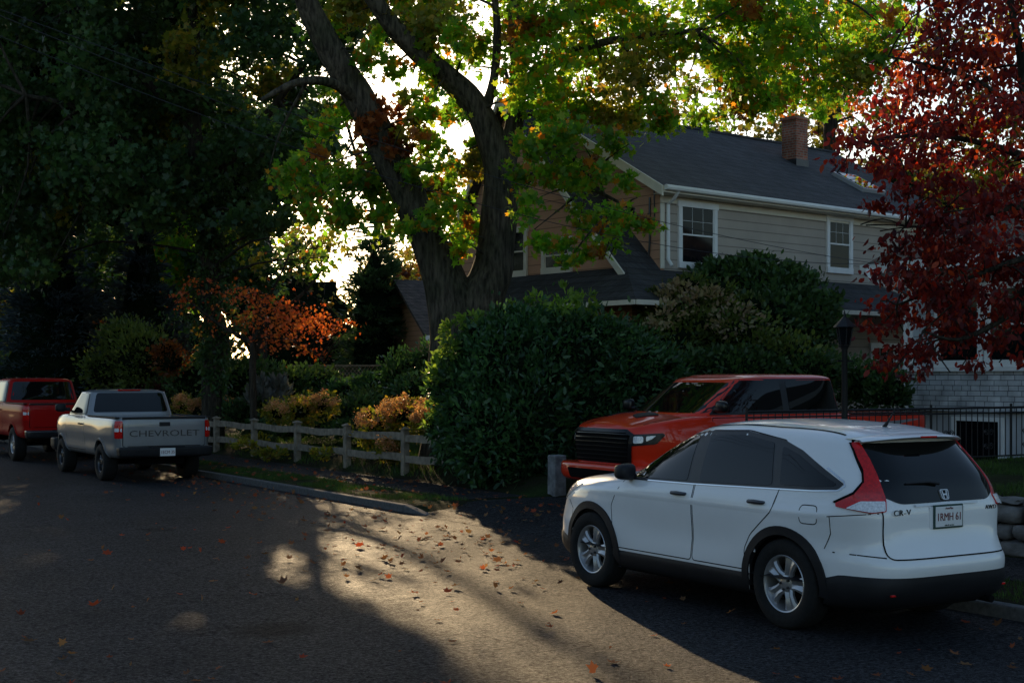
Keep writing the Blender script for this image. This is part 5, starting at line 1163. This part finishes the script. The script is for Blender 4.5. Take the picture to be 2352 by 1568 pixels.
for x,y,r in [(2250,30,70),(2330,60,70),(2180,110,60),(2300,140,75),(2110,170,50),(2200,210,65),(2060,230,40),(2130,270,60),(2260,270,70),(2030,290,45),(1950,320,40),(2050,340,50),(2150,350,55),(2330,230,60),(1930,370,25),(2010,390,35),(2080,430,35),(2240,370,50),(2330,340,40),(2250,460,55),(2330,480,60),(2160,500,50),(2080,560,45),(2180,590,60),(2280,570,70),(2340,600,60),(2100,640,45),(2200,670,60),(2060,700,45),(2130,720,50),(2020,740,35),(2290,690,50),(2070,800,40),(2130,800,45),(2210,760,40),(2040,840,25),(2100,860,22),(2280,770,45),(2340,720,45),(2000,470,25),(2350,820,30),(2240,830,30),(2120,210,45),(2080,280,45),(2190,280,50),(2220,130,55),(2320,180,60),(2000,320,30),(2150,420,40),(2050,620,35),(2180,740,45),(2240,540,50),(2150,60,50),(2340,-10,70),(2200,-10,70),(2110,480,40),(2200,430,45),(2320,410,50),(2080,370,40),(2140,560,45),(2250,620,50),(2160,660,45)]:
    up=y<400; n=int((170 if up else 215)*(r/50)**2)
    BL.append(b_(x,y,r*1.14,int(n*(.6 if up else .9)),0,D5,1.0,.5)); BL.append(b_(x,y,r*1.1,int(n*(.4 if up else .1)),1,D5,1.0,.5))  # upper crown gets a larger share of the painted-backlit leaves
for i in range(12): BL.append((S(random.uniform(2380,2700),random.uniform(0,700),D5+random.uniform(-1,1)),(.6,.6,.4),200,0))
tree('dogwood_tree','dogwood with dark red leaves in front of the stone house',limbs,BL,'oval',.095,[L_red,L_red_lit],M['bark2'],twr=.013,ntw=1,clump=.5,ax=[0,0,-1],axw=1.0,shell=.5)
def bgtree(lab,px,d,blobs,mats,size=.3,trunkw=.3,fork=300,shape='diamond'):
    base=S(px,867,d); base.z=.3
    limbs=[([base,S(px-5,600,d),S(px+5,fork,d),S(px-30,fork-120,d),S(px-70,fork-260,d)],[trunkw,trunkw*.9,trunkw*.8,trunkw*.5,.08]),([S(px+5,fork+20,d),S(px+45,fork-100,d),S(px+70,fork-250,d)],[trunkw*.6,trunkw*.4,.06])]
    BL=[(S(x,y,d+random.uniform(-2,2)),(r/3200*d,r/3200*d,r/3200*d*.8),int(n*(r/80)**2),random.choice(range(len(mats)))) for x,y,r,n in blobs]
    tree('broadleaf_tree',lab,limbs,BL,shape,size,mats,M['bark2'],twr=.06)
bgtree('tall ivy-clad tree with yellowing leaves behind the house',1900,48,[(1850,60,75,620),(1950,100,75,620),(1800,150,65,520),(1930,200,65,520),(1760,60,75,620),(2030,60,65,520),(2040,160,60,480),(1990,280,50,500),(1880,320,45,800),(1900,250,35,600),(2100,60,70,480),(2110,160,65,480),(2060,250,55,480),(1700,180,60,520),(1750,250,55,520),(2180,80,75,480),(2280,120,75,440),(2330,30,75,440),(1640,120,65,480),(1690,250,55,480),(1820,230,55,480),(1560,200,60,420),(1960,250,50,420)],[L_yel,L_orange,L_main],.2,.26,290)
bgtree('yellow autumn tree behind the stone house',2280,52,[(2250,390,70,600),(2330,380,70,600),(2170,400,55,500),(2300,440,80,600),(2200,450,70,500),(2130,380,45,380),(2380,300,60,500),(2280,310,70,500),(2200,320,60,450),(2330,240,60,420),(2080,340,45,350),(2230,240,60,400),(2140,300,50,380)],[L_yel,L_wood],.22,.22,420)
bgtree('thin tree with sparse yellow leaves beyond the garden',860,70,[(800,540,45,280),(900,540,45,280),(950,570,50,360),(760,570,50,380),(850,590,50,400),(700,560,50,360),(1000,550,50,360),(780,490,50,220),(920,480,50,200),(860,500,40,150),(960,430,50,170),(1010,470,45,240),(720,500,50,260),(660,530,50,320)],[L_yel,L_wood],.24,.16,520)
bgtree('reddish tree beyond the tan gable',1230,56,[(1230,300,55,500),(1190,380,55,500),(1240,240,45,420),(960,620,45,560),(1180,520,55,500),(1050,580,55,520),(1290,260,45,400),(1340,280,45,400),(1060,480,45,380),(1180,220,40,340),(1040,400,45,300),(1090,150,45,300),(1300,180,50,360),(1000,340,45,240)],[L_rust,L_yel,L_main],.2,.2,420)
def top_y(px):
    return np.interp(px,[-400,0,300,600,700,780,950,1100,1250,1400,1700,1900,2100,2352,2800],[300,300,380,480,580,600,600,540,380,270,240,260,330,380,380])
P=[];ex=MB()
for i in range(270):
    px=random.uniform(-500,2900); d=random.uniform(72,100); ty=float(top_y(px)); h=CAMH+(867-ty)/3200*d
    z=random.uniform(1,h*.95); r=random.uniform(1.8,3.2); c=S(px,867,d); c.z=z
    P.append(blob_points(c,(r,r,r*.8),280,.22,shell=.3))
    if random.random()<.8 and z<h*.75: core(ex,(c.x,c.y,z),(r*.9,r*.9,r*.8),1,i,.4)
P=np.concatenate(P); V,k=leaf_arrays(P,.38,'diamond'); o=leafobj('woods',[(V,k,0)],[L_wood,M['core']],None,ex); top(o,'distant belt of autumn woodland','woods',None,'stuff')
P=[];ex=MB()
for i in range(75):
    y=random.uniform(-35,70); x=random.uniform(-26,-13) if y>-15 else random.uniform(-24,30)
    if y<=-15: y=random.uniform(-34,-18)
    z=random.uniform(1,8.5); r=random.uniform(1.6,2.8); P.append(blob_points((x,y,z),(r,r,r*.8),200,.22,shell=.3))
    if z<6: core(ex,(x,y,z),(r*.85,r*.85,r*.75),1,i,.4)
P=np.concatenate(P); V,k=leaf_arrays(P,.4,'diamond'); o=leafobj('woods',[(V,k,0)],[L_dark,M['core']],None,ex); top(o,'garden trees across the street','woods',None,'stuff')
# ================================================================= CABLES
def cable(a,b,sag,lab='black overhead service cable',r=.0055):
    pts=[]; 
    for i in range(25):
        t=i/24; p=a.lerp(b,t); p.z-=sag*4*t*(1-t); pts.append(p)
    mb=MB(); mb.tube(pts,r,5); o=mb.obj('cable',[M['cable']],None,True); top(o,lab,'cable','overhead cables')
cable(S(-500,-180,14),S(1500,500,29.6),.5); cable(S(-520,-140,14),S(2058,606,28),.9); cable(S(-500,-170,14),S(2062,612,28),.5)
# ================================================================= LIGHT, SKY, CAMERA
w=bpy.data.worlds.new('World'); SC.world=w; w.use_nodes=True; t=w.node_tree
sky=t.nodes.new('ShaderNodeTexSky'); sky.sky_type='NISHITA'; sky.sun_disc=False; sky.sun_elevation=SUN_EL; sky.sun_rotation=SUN_AZ; sky.air_density=1.0; sky.dust_density=.9; sky.ozone_density=1.7
bg=t.nodes['Background']; t.links.new(sky.outputs[0],bg.inputs[0]); bg.inputs[1].default_value=.19
sl=bpy.data.lights.new('sun','SUN'); sl.energy=5; sl.angle=math.radians(.5); sl.color=(1,.73,.42)
so=bpy.data.objects.new('sun',sl); COL.objects.link(so); so.rotation_euler=SD.to_track_quat('Z','Y').to_euler()
cam=bpy.data.cameras.new('camera'); co=bpy.data.objects.new('camera',cam); COL.objects.link(co); SC.camera=co
cam.sensor_width=36; cam.lens=3200/2352*36; cam.clip_end=2000; cam.shift_y=(867-784)/2352
co.location=(0,0,CAMH); co.rotation_euler=(math.pi/2,0,-YAW)
SC.view_settings.view_transform='Standard'; SC.view_settings.look='None'; SC.view_settings.exposure=0
